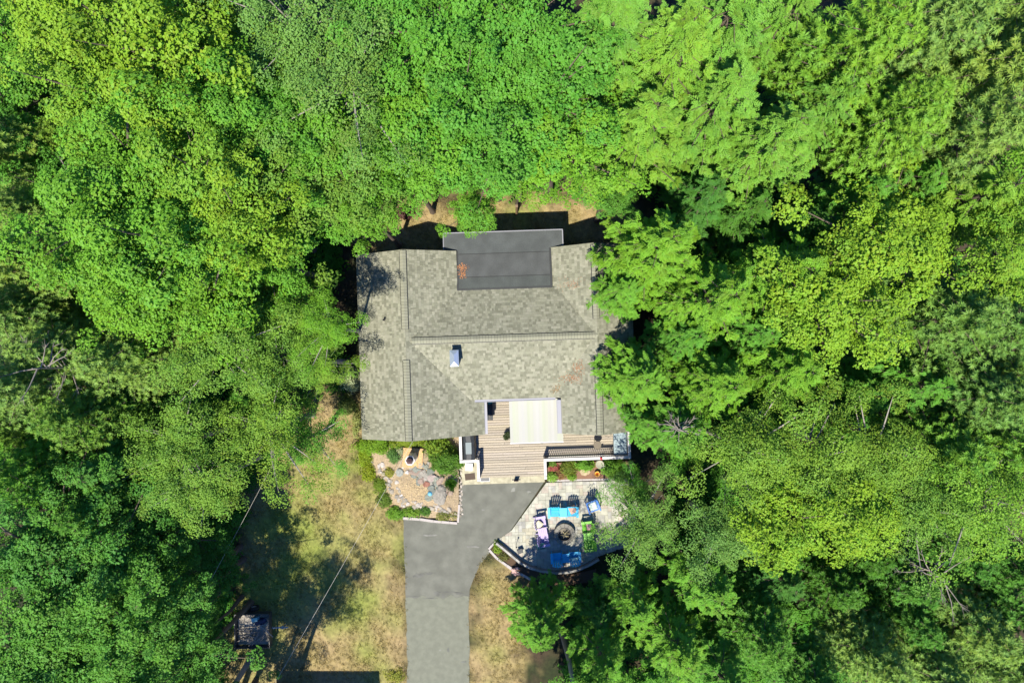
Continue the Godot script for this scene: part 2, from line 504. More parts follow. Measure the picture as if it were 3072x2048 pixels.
func forest() -> void:
	# kind, tint, seen at u, w, radius, top, density
	var list := [
		# top left
		["oak", "green", 40, 110, 2.3, 11.0], ["maple", "lime", 230, 90, 2.7, 13.0], ["maple", "lime", 480, 150, 2.9, 13.5], ["maple", "lime", 620, 40, 2.2, 12.0], ["oak", "deep", 150, 300, 2.3, 9.0],
		["maple", "bright", 660, 280, 2.3, 12.5], ["birch", "grey", 880, 70, 2.6, 13.0], ["birch", "grey", 1050, 230, 2.5, 13.0], ["maple", "lime", 330, 300, 2.3, 12.0], ["maple", "bright", 400, 460, 2.6, 12.5],
		["maple", "lime", 610, 520, 2.5, 12.5], ["maple", "green", 800, 330, 2.3, 12.0], ["pine", "pale", 60, 480, 2.3, 12.0], ["pine", "olive", 230, 430, 1.6, 9.5], ["maple", "bright", 290, 660, 2.6, 12.5],
		["maple", "bright", 510, 720, 2.7, 12.5], ["maple", "lime", 720, 650, 2.2, 12.0], ["maple", "olive", 830, 540, 2.1, 11.0], ["oak", "green", 960, 430, 2.3, 11.5], ["maple", "olive", 1050, 560, 1.9, 10.0],
		["maple", "bright", 1105, 655, 1.35, 9.0], ["oak", "green", 920, 620, 1.7, 9.0], ["maple", "bright", 800, 780, 1.9, 9.5], ["maple", "bright", 440, 890, 2.4, 11.5], ["maple", "bright", 650, 880, 2.3, 11.0],
		["pine", "pale", 50, 800, 2.0, 12.0], ["pine", "pale", 90, 640, 1.6, 11.0], ["birch", "olive", 640, 1050, 2.5, 10.5], ["maple", "olive", 860, 920, 2.0, 8.0], ["birch", "olive", 830, 1060, 2.0, 8.0],
		["birch", "bright", 985, 985, 1.3, 9.3], ["birch", "olive", 960, 1095, 1.5, 6.5], ["pine", "pale", 190, 1060, 1.9, 11.0], ["pine", "pale", 370, 1080, 2.0, 11.0], ["pine", "pale", 60, 1160, 2.0, 12.5],
		["pine", "olive", 250, 1250, 1.9, 11.0], ["hemlock", "deep", 420, 1210, 1.6, 7.5], ["birch", "olive", 540, 1330, 2.2, 9.0], ["birch", "olive", 600, 1450, 1.9, 9.0], ["birch", "olive", 800, 1290, 2.1, 8.5],
		["birch", "green", 920, 1310, 1.5, 5.5], ["pine", "green", 120, 1400, 2.2, 11.5], ["hemlock", "blue", 350, 1400, 1.9, 9.5], ["pine", "blue", 290, 1530, 1.7, 10.0], ["oak", "blue", 90, 1620, 2.4, 11.0],
		["oak", "blue", 300, 1680, 2.3, 9.5], ["oak", "deep", 500, 1620, 2.1, 7.0], ["oak", "deep", 640, 1700, 1.5, 4.5], ["oak", "blue", 130, 1860, 2.4, 11.0], ["oak", "blue", 380, 1860, 2.3, 10.0],
		["oak", "blue", 540, 1830, 1.8, 8.5], ["oak", "blue", 570, 1990, 1.9, 8.5], ["oak", "blue", 60, 2020, 2.2, 11.0], ["oak", "blue", 320, 2030, 2.2, 10.0],
		["pine", "pale", 20, 940, 1.9, 11.5], ["oak", "green", -20, 330, 2.0, 10.5], ["pine", "olive", 150, 930, 1.6, 9.0], ["pine", "olive", 40, 1300, 1.8, 10.5], ["oak", "blue", 180, 1500, 1.9, 10.0], ["oak", "deep", 420, 1530, 1.8, 7.5], ["maple", "green", 170, 560, 1.9, 10.0], ["maple", "green", 330, 800, 1.8, 10.0], ["oak", "blue", 210, 1960, 1.8, 9.5], ["oak", "blue", 450, 1950, 1.7, 9.0], ["oak", "deep", 620, 1890, 1.0, 5.0], ["oak", "deep", 610, 1560, 1.2, 4.0],
		# top middle
		["oak", "green", 1290, 70, 2.6, 13.0], ["oak", "green", 1540, 90, 2.7, 13.0], ["oak", "green", 1390, 280, 2.7, 13.0], ["oak", "green", 1640, 290, 2.7, 13.0], ["maple", "bright", 1250, 400, 2.2, 11.5],
		["oak", "green", 1480, 430, 2.3, 12.0], ["maple", "bright", 1690, 430, 2.1, 11.5], ["maple", "bright", 1235, 530, 1.5, 9.0], ["maple", "bright", 1420, 625, 1.05, 7.5], ["maple", "bright", 1560, 510, 1.4, 8.5],
		["oak", "blue", 1840, 590, 1.2, 7.0],
		# top right
		["hemlock", "fresh", 1830, 110, 2.6, 14.0], ["hemlock", "fresh", 2010, 190, 2.7, 14.0], ["hemlock", "fresh", 1920, 400, 2.5, 13.0], ["hemlock", "fresh", 2160, 90, 2.7, 14.0], ["hemlock", "fresh", 2130, 340, 2.6, 13.5],
		["hemlock", "fresh", 2310, 430, 2.3, 13.0], ["hemlock", "fresh", 2350, 60, 2.2, 12.0], ["pine", "fresh", 2540, 170, 2.7, 14.5], ["pine", "pale", 2760, 110, 2.7, 14.5], ["pine", "pale", 2950, 240, 2.8, 14.5],
		["pine", "fresh", 2660, 380, 2.4, 13.5], ["pine", "pale", 2880, 430, 2.6, 14.0], ["hemlock", "fresh", 2470, 330, 1.9, 12.0], ["pine", "pale", 3030, 60, 2.2, 13.5],
		# right of the house
		["hemlock", "bright", 1970, 745, 2.4, 11.5], ["hemlock", "deep", 2230, 640, 1.9, 9.0], ["hemlock", "bright", 2130, 900, 2.5, 11.5], ["hemlock", "bright", 1862, 875, 1.6, 8.0], ["hemlock", "bright", 1910, 1130, 2.0, 9.0],
		["hemlock", "bright", 2140, 1150, 2.2, 10.0], ["hemlock", "bright", 2340, 830, 2.4, 11.5], ["maple", "lime", 2470, 920, 2.5, 12.0], ["maple", "lime", 2680, 730, 2.5, 12.0], ["hemlock", "lime", 2870, 610, 2.5, 12.5],
		["maple", "lime", 3010, 730, 1.9, 12.0], ["pine", "grey", 2820, 960, 2.5, 12.5], ["pine", "grey", 3010, 990, 2.2, 12.5], ["pine", "grey", 2940, 1190, 2.3, 12.0], ["hemlock", "bright", 2350, 1110, 2.2, 10.5],
		["hemlock", "green", 2560, 1180, 1.7, 8.0], ["birch", "olive", 2240, 1350, 2.4, 10.0], ["hemlock", "green", 2030, 1290, 1.9, 8.0], ["birch", "olive", 2440, 1380, 2.3, 10.5], ["birch", "olive", 2630, 1370, 2.2, 10.5],
		["pine", "fresh", 2800, 1340, 2.2, 11.0], ["pine", "fresh", 3010, 1340, 2.0, 11.5], ["maple", "lime", 2350, 1540, 2.2, 10.0], ["maple", "lime", 2570, 1500, 2.3, 10.5], ["birch", "olive", 2760, 1520, 2.1, 10.5],
		["birch", "lime", 2950, 1490, 2.2, 11.0],
		["maple", "bright", 3060, 560, 1.8, 11.0], ["hemlock", "green", 3060, 860, 1.8, 10.5], ["pine", "grey", 3070, 1110, 1.8, 11.0], ["hemlock", "green", 2740, 1150, 1.8, 9.5], ["hemlock", "deep", 2420, 680, 1.8, 9.0], ["hemlock", "deep", 2100, 600, 1.7, 9.5], ["hemlock", "green", 2560, 600, 1.9, 10.5], ["hemlock", "green", 1925, 1260, 1.3, 6.0], ["hemlock", "green", 2720, 560, 1.7, 10.5],
		["hemlock", "green", 2060, 1010, 1.7, 8.0], ["hemlock", "green", 2260, 1000, 1.7, 8.5],
		# lower right
		["birch", "grey", 1925, 1570, 1.9, 6.0], ["birch", "green", 1905, 1470, 1.1, 4.0], ["hemlock", "bright", 1900, 1800, 1.7, 6.5], ["hemlock", "bright", 2110, 1740, 2.1, 8.0], ["hemlock", "bright", 1615, 1865, 1.8, 6.3], ["hemlock", "green", 1800, 1950, 1.9, 7.0],
		["hemlock", "bright", 2020, 1920, 2.0, 8.0], ["birch", "grey", 2170, 1600, 1.9, 7.5], ["pine", "blue", 2270, 1890, 2.0, 8.5], ["pine", "deep", 2480, 1740, 1.9, 7.5], ["pine", "blue", 2690, 1730, 1.9, 8.5],
		["pine", "pale", 2600, 1950, 2.1, 10.0], ["pine", "pale", 2880, 1860, 2.2, 10.5], ["pine", "blue", 3010, 1690, 2.0, 10.0], ["pine", "blue", 2420, 2020, 1.9, 9.0], ["pine", "pale", 2800, 2030, 2.0, 10.5],
		["pine", "pale", 3030, 2000, 2.1, 11.0], ["pine", "deep", 2580, 1640, 1.6, 7.5], ["pine", "blue", 2860, 1660, 1.7, 8.5], ["pine", "blue", 3060, 1840, 1.7, 10.0], ["hemlock", "deep", 2330, 1720, 1.7, 7.0], ["pine", "blue", 2720, 1860, 1.6, 8.5], ["hemlock", "green", 2160, 2010, 1.8, 8.0], ["hemlock", "deep", 1790, 1830, 1.2, 4.5],
		# south of the frame: these throw the shade on lawn and patio
		["oak", "deep", 700, 2130, 1.4, 4.0], ["oak", "deep", 560, 2125, 1.5, 4.5], ["oak", "deep", 810, 2130, 1.1, 3.2], ["birch", "blue", 650, 2330, 1.9, 9.0], ["birch", "blue", 470, 2400, 2.1, 10.5], ["oak", "blue", 330, 2290, 2.0, 10.5], ["birch", "green", 1735, 2175, 1.8, 10.2], ["birch", "blue", 520, 2260, 2.0, 10.0], ["birch", "olive", 610, 2500, 2.0, 12.5], ["hemlock", "green", 1720, 2180, 1.9, 8.5], ["hemlock", "green", 1950, 2230, 2.2, 10.0],
	]
	for t in list:
		tree(t[0], t[1], t[2], t[3], t[4], t[5])
	label_trees()

# ---------------------------------------------------------------- ground
var lawn := PackedVector2Array()
func lawn_color(p: Vector2) -> Color:
	var n1 := noise.get_noise_2d(p.x * 6.0, p.y * 6.0)
	var n2 := noise.get_noise_2d(p.x * 22.0 + 90.0, p.y * 22.0)
	var n3 := noise.get_noise_2d(p.x * 90.0, p.y * 90.0 + 31.0)
	var dry := Color(0.42, 0.34, 0.145)
	var bare := Color(0.51, 0.375, 0.20)
	var green := Color(0.27, 0.37, 0.05)
	var c := dry.lerp(bare, clampf(0.3 + n2 * 1.1, 0, 1))
	var g := clampf(n1 * 1.1 + n2 * 0.7 - 0.12, 0.0, 0.65)
	for q in [[1060, 1830, 1.7, 0.75], [1100, 1960, 1.2, 0.6], [1075, 1390, 1.2, 0.85], [1090, 1480, 0.9, 0.5], [900, 1440, 1.2, 0.6], [985, 1750, 1.0, 0.7], [1200, 1640, 0.5, 0.55], [1440, 1920, 0.7, 0.35], [1500, 670, 0.7, 0.3], [1850, 660, 0.8, 0.5], [1130, 2010, 1.0, 0.5], [860, 1560, 2.6, 0.8], [800, 1740, 2.4, 0.8], [880, 1690, 2.0, 0.8], [760, 1900, 1.8, 0.6], [960, 1420, 1.6, 0.6], [1130, 1600, 1.3, 0.35], [1180, 1850, 1.0, 0.4], [1490, 1960, 0.8, 0.4], [1460, 1760, 0.7, 0.3]]:
		var m := at(q[0], q[1])
		var d: float = p.distance_to(Vector2(m.x, m.z)) / q[2]
		g = maxf(g, q[3] * clampf(1.25 - d + n2 * 0.9 + n1 * 0.5, 0, 1))
	c = c.lerp(green, clampf(g, 0, 0.9))
	var b := 1.0 + n3 * 0.35
	return Color(c.r * b, c.g * b, c.b * b)
func build_ground() -> void:
	lawn = flat([[905, 1180], [1000, 1165], [1090, 1150], [1085, 1340], [1105, 1400], [1150, 1490], [1210, 1556], [1216, 1700], [1222, 2120], [640, 2120], [690, 1850], [700, 1700], [730, 1500], [800, 1400], [900, 1300]])
	var yards := [lawn, flat([[1410, 2120], [1408, 1800], [1440, 1690], [1470, 1655], [1590, 1740], [1580, 1900], [1560, 2120]]), flat([[1080, 700], [1180, 610], [1500, 590], [1880, 580], [1890, 760], [1080, 780]])]
	var m := MB.new()
	var step := 0.3
	var cols := []
	var pts := []
	var nx := 214
	var nz := 160
	for j in nz + 1:
		for i in nx + 1:
			var p := Vector2(-32.1 + i * step, -24.0 + j * step)
			var best := 9.0
			for y in yards:
				var d := 9.0
				for k in y.size():
					d = minf(d, p.distance_to(Geometry2D.get_closest_point_to_segment(p, y[k], y[(k + 1) % y.size()])))
				best = minf(best, -d if Geometry2D.is_point_in_polygon(p, y) else d)
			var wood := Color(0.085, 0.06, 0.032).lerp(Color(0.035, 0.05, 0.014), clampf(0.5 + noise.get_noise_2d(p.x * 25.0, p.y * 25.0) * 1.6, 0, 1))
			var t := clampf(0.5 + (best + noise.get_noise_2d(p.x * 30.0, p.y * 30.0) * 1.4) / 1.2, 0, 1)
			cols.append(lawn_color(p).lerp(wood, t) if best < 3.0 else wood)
			pts.append(Vector3(p.x, noise.get_noise_2d(p.x * 12.0, p.y * 12.0) * 0.05 - 0.045 if best > -0.3 and best < 8 and t > 0.3 else -0.004, p.y))
	var w := nx + 1
	for j in nz:
		for i in nx:
			for q in [[j * w + i, (j + 1) * w + i, (j + 1) * w + i + 1], [j * w + i, (j + 1) * w + i + 1, j * w + i + 1]]:
				for k in [q[0], q[2], q[1]]:
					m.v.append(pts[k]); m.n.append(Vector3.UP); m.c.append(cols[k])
	var e := 400.0
	var c := Color(0.05, 0.06, 0.025)
	var x0 := -32.1
	var x1 := x0 + nx * step
	var z0 := -24.0
	var z1 := z0 + nz * step
	for q in [[-e, -e, e, z0], [-e, z1, e, e], [-e, z0, x0, z1], [x1, z0, e, z1]]:
		m.quad(Vector3(q[0], -0.02, q[3]), Vector3(q[2], -0.02, q[3]), Vector3(q[2], -0.02, q[1]), Vector3(q[0], -0.02, q[1]), c)
	setting("ground", m.done(), M["ground"])
	# grass tufts over the lawns
	var tuft := grass_clump(10, 0.09, 0.05)
	var where := []
	var tints := []
	for y in yards:
		var box := Rect2(y[0], Vector2.ZERO)
		for p in y: box = box.expand(p)
		box = box.grow(0.1)
		var wide := Geometry2D.offset_polygon(y, 0.08)[0]
		for k in int(box.get_area() * 110.0):
			var p := Vector2(rr(box.position.x, box.end.x), rr(box.position.y, box.end.y))
			if not Geometry2D.is_point_in_polygon(p, wide): continue
			if p.y > 20.2: continue
			var bare := noise.get_noise_2d(p.x * 22.0 + 90.0, p.y * 22.0)
			if rr(-0.5, 0.6) < bare: continue
			where.append(Transform3D(Basis(Vector3.UP, rr(0, TAU)).scaled(Vector3.ONE * rr(0.6, 1.25)), Vector3(p.x, 0, p.y)))
			var c2 := lawn_color(p)
			tints.append(Color(c2.r * rr(0.95, 1.1), c2.g * 1.06, c2.b) * rr(0.5, 1.45))
	var g := copies("dry_grass", tuft, M["blade"], where, tints, self)
	g.set_meta("kind", "stuff"); g.set_meta("label", "short sunburnt tan and green lawn grass"); g.set_meta("category", "grass")
	# fern and sapling growth on the forest floor
	where = []
	tints = []
	for k in 9000:
		var p := Vector2(rr(-24, 24), rr(-17, 18.5))
		var open := false
		for y in yards:
			if Geometry2D.is_point_in_polygon(p, y): open = true
		if open or (p.x > -9.0 and p.x < 8.5 and p.y > -8.0 and p.y < 13.5) or (p.x > -6.5 and p.x < 3 and p.y > 0): continue
		where.append(Transform3D(Basis(Vector3.UP, rr(0, TAU)).scaled(Vector3.ONE * rr(0.7, 1.8)), Vector3(p.x, rr(0.1, 0.7), p.y)))
		tints.append(tinted(TINT["deep"], 0.3))
	g = copies("undergrowth", clump["fern"][0][0], M["leaf"], where, tints, self)
	g.set_meta("kind", "stuff"); g.set_meta("label", "dark green ferny undergrowth on the forest floor"); g.set_meta("category", "undergrowth")

func strip(line: Array, width: float, h: float, called: String, label: String, m: Material, base_h := 0.0) -> void:
	var o := thing(called, label, "kerb")
	for i in line.size() - 1:
		var a := at(line[i][0], line[i][1], base_h)
		var b := at(line[i + 1][0], line[i + 1][1], base_h)
		var n := maxi(1, int(a.distance_to(b) / 0.42))
		for k in n:
			var p := a.lerp(b, float(k) / n)
			var q := a.lerp(b, (k + 1.0) / n)
			var g := (q - p).normalized() * 0.006
			var mb := MB.new()
			mb.bar(p + g + Vector3(0, h * 0.5 - 0.02, 0), q - g + Vector3(0, h * 0.5 - 0.02, 0), width * rr(0.9, 1.1), h + rr(-0.01, 0.012), Color(1, 1, 1) * rr(0.85, 1.1))
			part("block", mb.done(), m, o)
func build_hardscape() -> void:
	var drive := flat([[1385, 1449], [1632, 1446], [1534, 1588], [1470, 1657], [1441, 1690], [1414, 1752], [1405, 1800], [1407, 1900], [1411, 2150], [1223, 2150], [1221, 1960], [1214, 1700], [1210, 1557], [1374, 1569]])
	var dense := PackedVector2Array()
	for i in drive.size():
		var a := drive[i]
		var b := drive[(i + 1) % drive.size()]
		var n := maxi(1, int(a.distance_to(b) / 0.25))
		for k in n:
			var p := a.lerp(b, float(k) / n)
			var far := i in [3, 4, 5, 6, 7, 9, 10, 11]
			var o := Vector2(noise.get_noise_2d(p.x * 60.0, p.y * 60.0), noise.get_noise_2d(p.y * 60.0, p.x * 60.0 + 50.0)) * (0.07 if far else 0.0)
			dense.append(p + o)
	var m := MB.new()
	m.prism(dense, -0.1, 0.012)
	setting("driveway", m.done(), M["asphalt"])
	var low := flat([[1190, 1797], [1232, 1789], [1246, 1796], [1268, 1785], [1290, 1797], [1312, 1788], [1330, 1798], [1352, 1783], [1372, 1794], [1392, 1786], [1440, 1792], [1440, 2145], [1190, 2145]])
	m = MB.new()
	for cut in Geometry2D.intersect_polygons(low, dense):
		m.prism(cut, 0.0, 0.0165)
	setting("driveway_apron", m.done(), M["asphalt_pale"])
	# worn patches and cracks of the asphalt: darker sealer blots and pale scuffs with outlines of their own
	var blot := MB.new()
	for q in [[1255, 1725, 0.3, 0.12, 0.5], [1285, 1720, 0.2, 0.07, 0.5], [1310, 1780, 0.16, 0.1, 0.55], [1330, 1785, 0.1, 0.09, 0.5], [1375, 1780, 0.2, 0.06, 0.6], [1345, 1950, 0.08, 0.14, 0.7], [1390, 1985, 0.12, 0.05, 0.7], [1240, 1790, 0.3, 0.03, 0.6], [1290, 1795, 0.4, 0.02, 0.55], [1350, 1776, 0.5, 0.02, 0.55], [1540, 1470, 0.1, 0.1, 1.7], [1585, 1475, 0.13, 0.06, 1.6], [1290, 1605, 0.35, 0.05, 1.5], [1420, 1640, 0.4, 0.06, 1.4], [1320, 1950, 0.05, 0.02, 2.2], [1450, 1530, 0.1, 0.05, 1.4]]:
		var mid := at(q[0], q[1], 0.016)
		var poly := PackedVector2Array()
		for k in 16:
			var a := TAU * k / 16
			var s := 1.0 + noise.get_noise_2d(cos(a) * 80.0 + q[0], sin(a) * 80.0 + q[1]) * 0.9
			poly.append(Vector2(mid.x + cos(a) * q[2] * s, mid.z + sin(a) * q[3] * s))
		blot.prism(poly, 0.0175, 0.021, Color(0.19, 0.195, 0.175) * lerpf(1.0, q[4], 0.45))
	var bl := part("asphalt_patches", blot.done(), M["paver"], self)
	bl.set_meta("kind", "structure")
	strip([[1209, 1553], [1260, 1556], [1300, 1562], [1372, 1568]], 0.13, 0.13, "garden_kerb", "white stone kerb along the foot of the rock garden", M["kerb"])
	strip([[1374, 1566], [1378, 1512]], 0.11, 0.13, "garden_kerb", "short white kerb between rock garden and driveway", M["kerb"])
	strip([[1645, 1441], [1720, 1439], [1800, 1437], [1880, 1435]], 0.1, 0.12, "bed_kerb", "pale kerb along the foot of the flower bed by the patio", M["kerb"])
	strip([[1468, 1648], [1490, 1672], [1520, 1694], [1545, 1712], [1570, 1724], [1592, 1736]], 0.13, 0.14, "bed_kerb", "white painted edging at the outer side of the patio's corner bed", M["kerb"])
	strip([[1466, 1646], [1476, 1634], [1487, 1622]], 0.1, 0.12, "bed_kerb", "short white edging where patio bed meets driveway", M["kerb"])
	# curved wall round the patio
	var arc := [[1489, 1624], [1510, 1640], [1535, 1661], [1560, 1682], [1590, 1698], [1625, 1708], [1665, 1713], [1700, 1711], [1735, 1703], [1765, 1690], [1795, 1672]]
	var o := thing("patio_wall", "low curved grey block wall round the lower edge of the patio", "wall")
	for i in arc.size() - 1:
		var a := at(arc[i][0], arc[i][1])
		var b := at(arc[i + 1][0], arc[i + 1][1])
		for k in 2:
			var p := a.lerp(b, k * 0.5)
			var q := a.lerp(b, k * 0.5 + 0.5)
			var g := (q - p).normalized() * 0.004
			var mb := MB.new()
			var s := rr(0.85, 1.1)
			mb.bar(p + g + Vector3(0, 0.14, 0), q - g + Vector3(0, 0.14, 0), 0.16, 0.34, Color(0.23, 0.23, 0.22) * s)
			mb.bar(p + g + Vector3(0, 0.335, 0), q - g + Vector3(0, 0.335, 0), 0.1, 0.05, Color(0.42, 0.41, 0.38) * s)
			part("block", mb.done(), M["paver"], o)
	# patio of separate pavers
	var edge := flat([[1640, 1446], [1700, 1445], [1800, 1443], [1900, 1440], [1920, 1560], [1880, 1640], [1795, 1668], [1765, 1686], [1735, 1699], [1700, 1707], [1665, 1709], [1625, 1704], [1590, 1694], [1560, 1678], [1535, 1657], [1510, 1636], [1490, 1620], [1480, 1628], [1535, 1590]])
	var bed := MB.new()
	bed.prism(edge, -0.1, 0.004)
	var patio := thing("patio", "paved patio of cream and pinkish stone pavers round the fire pit", "patio")
	part("bedding_sand", bed.done(), M["sand"], patio)
	var cell := 0.185
	var used := {}
	var pav := []
	var mid := at(1690, 1570)
	for j in range(-16, 17):
		for i in range(-24, 24):
			if used.has(Vector2i(i, j)): continue
			var w := 1
			var h := 1
			var r := rng.randf()
			if r < 0.3: w = 2
			elif r < 0.55: h = 2
			elif r < 0.75:
				w = 2; h = 2
			if w == 2 and used.has(Vector2i(i + 1, j)): w = 1
			for a in w:
				for b in h: used[Vector2i(i + a, j + b)] = true
			var g := 0.004
			var poly := PackedVector2Array()
			for q in [[i * cell + g, j * cell + g], [(i + w) * cell - g, j * cell + g], [(i + w) * cell - g, (j + h) * cell - g], [i * cell + g, (j + h) * cell - g]]:
				var p := house(q[0], 0, q[1]) + mid
				poly.append(Vector2(p.x, p.z))
			for cut in Geometry2D.intersect_polygons(poly, edge):
				var size := 0.0
				for k in cut.size(): size += cut[k].cross(cut[(k + 1) % cut.size()]) * 0.5
				if absf(size) > 0.004: pav.append([absf(size), cut])
	pav.sort_custom(func(a, b): return a[0] > b[0])
	var rest := MB.new()
	for k in pav.size():
		var shade := rr(0.9, 1.1)
		var c := Color(0.455, 0.455, 0.38)
		var pick := rng.randf()
		if pick < 0.12: c = Color(0.46, 0.41, 0.35)
		elif pick < 0.3: c = Color(0.43, 0.43, 0.395)
		elif pick < 0.38: c = Color(0.455, 0.435, 0.335)
		c = Color(c.r * shade, c.g * shade, c.b * shade)
		var top := 0.036 + rr(-0.003, 0.003)
		if k < 300:
			var mb := MB.new()
			mb.prism(pav[k][1], 0.0, top, c)
			part("paver", mb.done(), M["paver"], patio)
		else:
			rest.prism(pav[k][1], 0.0, top, c)
	if rest.v.size():
		part("small_pavers", rest.done(), M["paver"], patio).set_meta("kind", "stuff")

# ---------------------------------------------------------------- house
const WR := -5.07
const ER := 4.07
const CR := -0.18
func h_ww(x: float, _z: float) -> float: return 4.1 + 0.553 * (x - WR)
func h_we(x: float, _z: float) -> float: return 4.1 - 0.46 * (x - WR)
func h_cs(_x: float, z: float) -> float: return 4.02 - 0.42 * (z - CR)
func h_cn(_x: float, z: float) -> float: return 4.02 + 0.43 * (z - CR)
func h_ew(x: float, _z: float) -> float: return 4.05 - 0.6 * (ER - x)
func h_ee(x: float, _z: float) -> float: return 4.05 - 0.6 * (x - ER)
func h_flat(_x: float, z: float) -> float: return 2.99 + 0.065 * (z + 2.6)
func span(poly: PackedVector2Array, along_x: bool, t: float) -> Vector2:
	var lo := 1e9
	var hi := -1e9
	for i in poly.size():
		var a := poly[i]
		var b := poly[(i + 1) % poly.size()]
		if along_x:
			a = Vector2(a.y, a.x); b = Vector2(b.y, b.x)
		if (a.x <= t) != (b.x <= t):
			var y := a.y + (b.y - a.y) * (t - a.x) / (b.x - a.x)
			lo = minf(lo, y); hi = maxf(hi, y)
	return Vector2(lo, hi)
func build_house() -> void:
	var o := thing("house", "single-storey house with grey shingled H-shaped roof amid the trees", "house", Vector3.ZERO, TURN)
	# walls
	var w := MB.new()
	w.prism(pv([[-7.2, -4.2], [-2.9, -4.2], [-2.9, 4.25], [-7.2, 4.25]]), 0, 2.55)
	w.prism(pv([[2.2, -4.2], [5.6, -4.2], [5.6, 4.25], [2.2, 4.25]]), 0, 2.55)
	w.prism(pv([[-2.9, -5.1], [2.2, -5.1], [2.2, 2.5], [-2.9, 2.5]]), 0, 2.5)
	w.prism(pv([[-2.9, 2.5], [-1.95, 2.5], [-1.95, 4.25], [-2.9, 4.25]]), 0, 2.45)
	for z in [-4.2, 4.25]:
		var s := -0.1 if z > 0 else 0.1
		for tri in [[Vector3(-7.2, 2.55, z), Vector3(-1.95 if z > 0 else -2.9, 2.55, z), Vector3(WR, 3.95, z)], [Vector3(2.3, 2.55, z), Vector3(5.7, 2.55, z), Vector3(ER, 3.85, z)]]:
			w.tri(tri[0], tri[1], tri[2]); w.tri(tri[0] + Vector3(0, 0, s), tri[2] + Vector3(0, 0, s), tri[1] + Vector3(0, 0, s))
	part("wall", w.done(), M["siding"], o)
	for q in [[-5.2, 4.25, 1.4, 1.1, 1.5, 0], [-7.2, -2.0, 1.2, 1.1, 1.5, 1], [-7.2, 2.0, 1.2, 1.1, 1.5, 1], [-5.0, -4.2, 1.2, 1.0, 1.5, 0], [3.9, 4.25, 1.2, 1.1, 1.5, 0], [0.0, -5.1, 1.8, 1.1, 1.5, 0], [0.9, 2.5, 1.7, 2.0, 1.4, 0], [3.9, -4.2, 1.1, 1.0, 1.5, 0]]:
		var win := MB.new()
		var dir := Vector3(q[2], q[3], 0.1) if q[5] == 0 else Vector3(0.1, q[3], q[2])
		win.box(Vector3(q[0], q[4], q[1]), dir)
		var f := part("window", win.done(), M["trim_white"], o)
		var pane := MB.new()
		pane.box(Vector3(q[0], q[4], q[1]), dir - (Vector3(0.16, 0.16, -0.02) if q[5] == 0 else Vector3(-0.02, 0.16, 0.16)))
		part("pane", pane.done(), M["window_glass"], f)
	# roof planes: outline (x, z), height, downhill axis (true: courses run along x), from the eave upward
	var vws := -5.07 + (4.1 - 2.756) / 0.46
	var vwn := -5.07 + (4.1 - 2.97) / 0.46
	var ves := ER - (4.05 - 2.756) / 0.6
	var ven := ER - (4.05 - 2.97) / 0.6
	var cw := WR + 0.17
	var ce := ER - 0.05
	var planes := [
		[pv([[-7.6, -4.55], [WR, -4.55], [WR, 4.6], [-7.6, 4.6]]), h_ww, false, -7.6, WR],
		[pv([[WR, -4.55], [-2.6, -4.55], [-2.6, -2.62], [vwn, -2.62], [cw, CR], [WR, CR]]), h_we, false, -2.6, WR],
		[pv([[WR, CR], [cw, CR], [vws, 2.83], [-1.5, 2.85], [-1.5, 4.6], [WR, 4.6]]), h_we, false, -1.5, WR],
		[pv([[cw, CR], [ce, CR], [ven, -2.62], [vwn, -2.62]]), h_cn, true, -2.62, CR],
		[pv([[cw, CR], [ce, CR], [ves, 2.83], [vws, 2.83]]), h_cs, true, 2.83, CR],
		[pv([[ER, -4.58], [2.05, -4.58], [2.05, -2.62], [ven, -2.62], [ce, CR], [ER, CR]]), h_ew, false, 2.05, ER],
		[pv([[ER, CR], [ce, CR], [ves, 2.83], [2.32, 2.85], [2.32, 4.62], [ER, 4.62]]), h_ew, false, 2.0, ER],
		[pv([[ER, -4.58], [6.0, -4.58], [6.0, 4.62], [ER, 4.62]]), h_ee, false, 6.0, ER],
	]
	var roof := MB.new()
	for p in planes:
		roof.slab(p[0], p[1], -0.014, -0.15, Color(0.24, 0.24, 0.18))
	var rf := part("roof", roof.done(), M["painted"], o)
	var tabs := []
	var tones := [Color(0.315, 0.32, 0.236), Color(0.335, 0.34, 0.252), Color(0.295, 0.30, 0.218), Color(0.258, 0.263, 0.19), Color(0.365, 0.365, 0.277), Color(0.225, 0.23, 0.165)]
	for p in planes:
		var expo := 0.122
		var from: float = p[3]
		var to: float = p[4]
		var n := int(ceil(absf(to - from) / expo))
		var way := signf(to - from)
		for j in n:
			var low := from + way * j * expo
			var high := low + way * (expo + 0.03)
			if way * (to - high) < 0: high = to
			var t := low + way * expo * 0.5
			if way * (to - t) < 0: t = (low + to) * 0.5
			var s := span(p[0], p[2], t)
			if s.x > s.y: continue
			var x := s.x
			while x < s.y - 0.01:
				var wid := rr(0.07, 0.22)
				var e := minf(x + wid, s.y)
				if s.y - e < 0.07: e = s.y
				tabs.append([p, x + 0.003, e - 0.003, low, high, tones[rng.randi() % 6], rr(0.006, 0.018)])
				x = e
	var order := range(tabs.size())
	order.sort_custom(func(a, b): return tabs[a][2] - tabs[a][1] > tabs[b][2] - tabs[b][1])
	var single := {}
	for k in 300: single[order[k]] = true
	var many := MB.new()
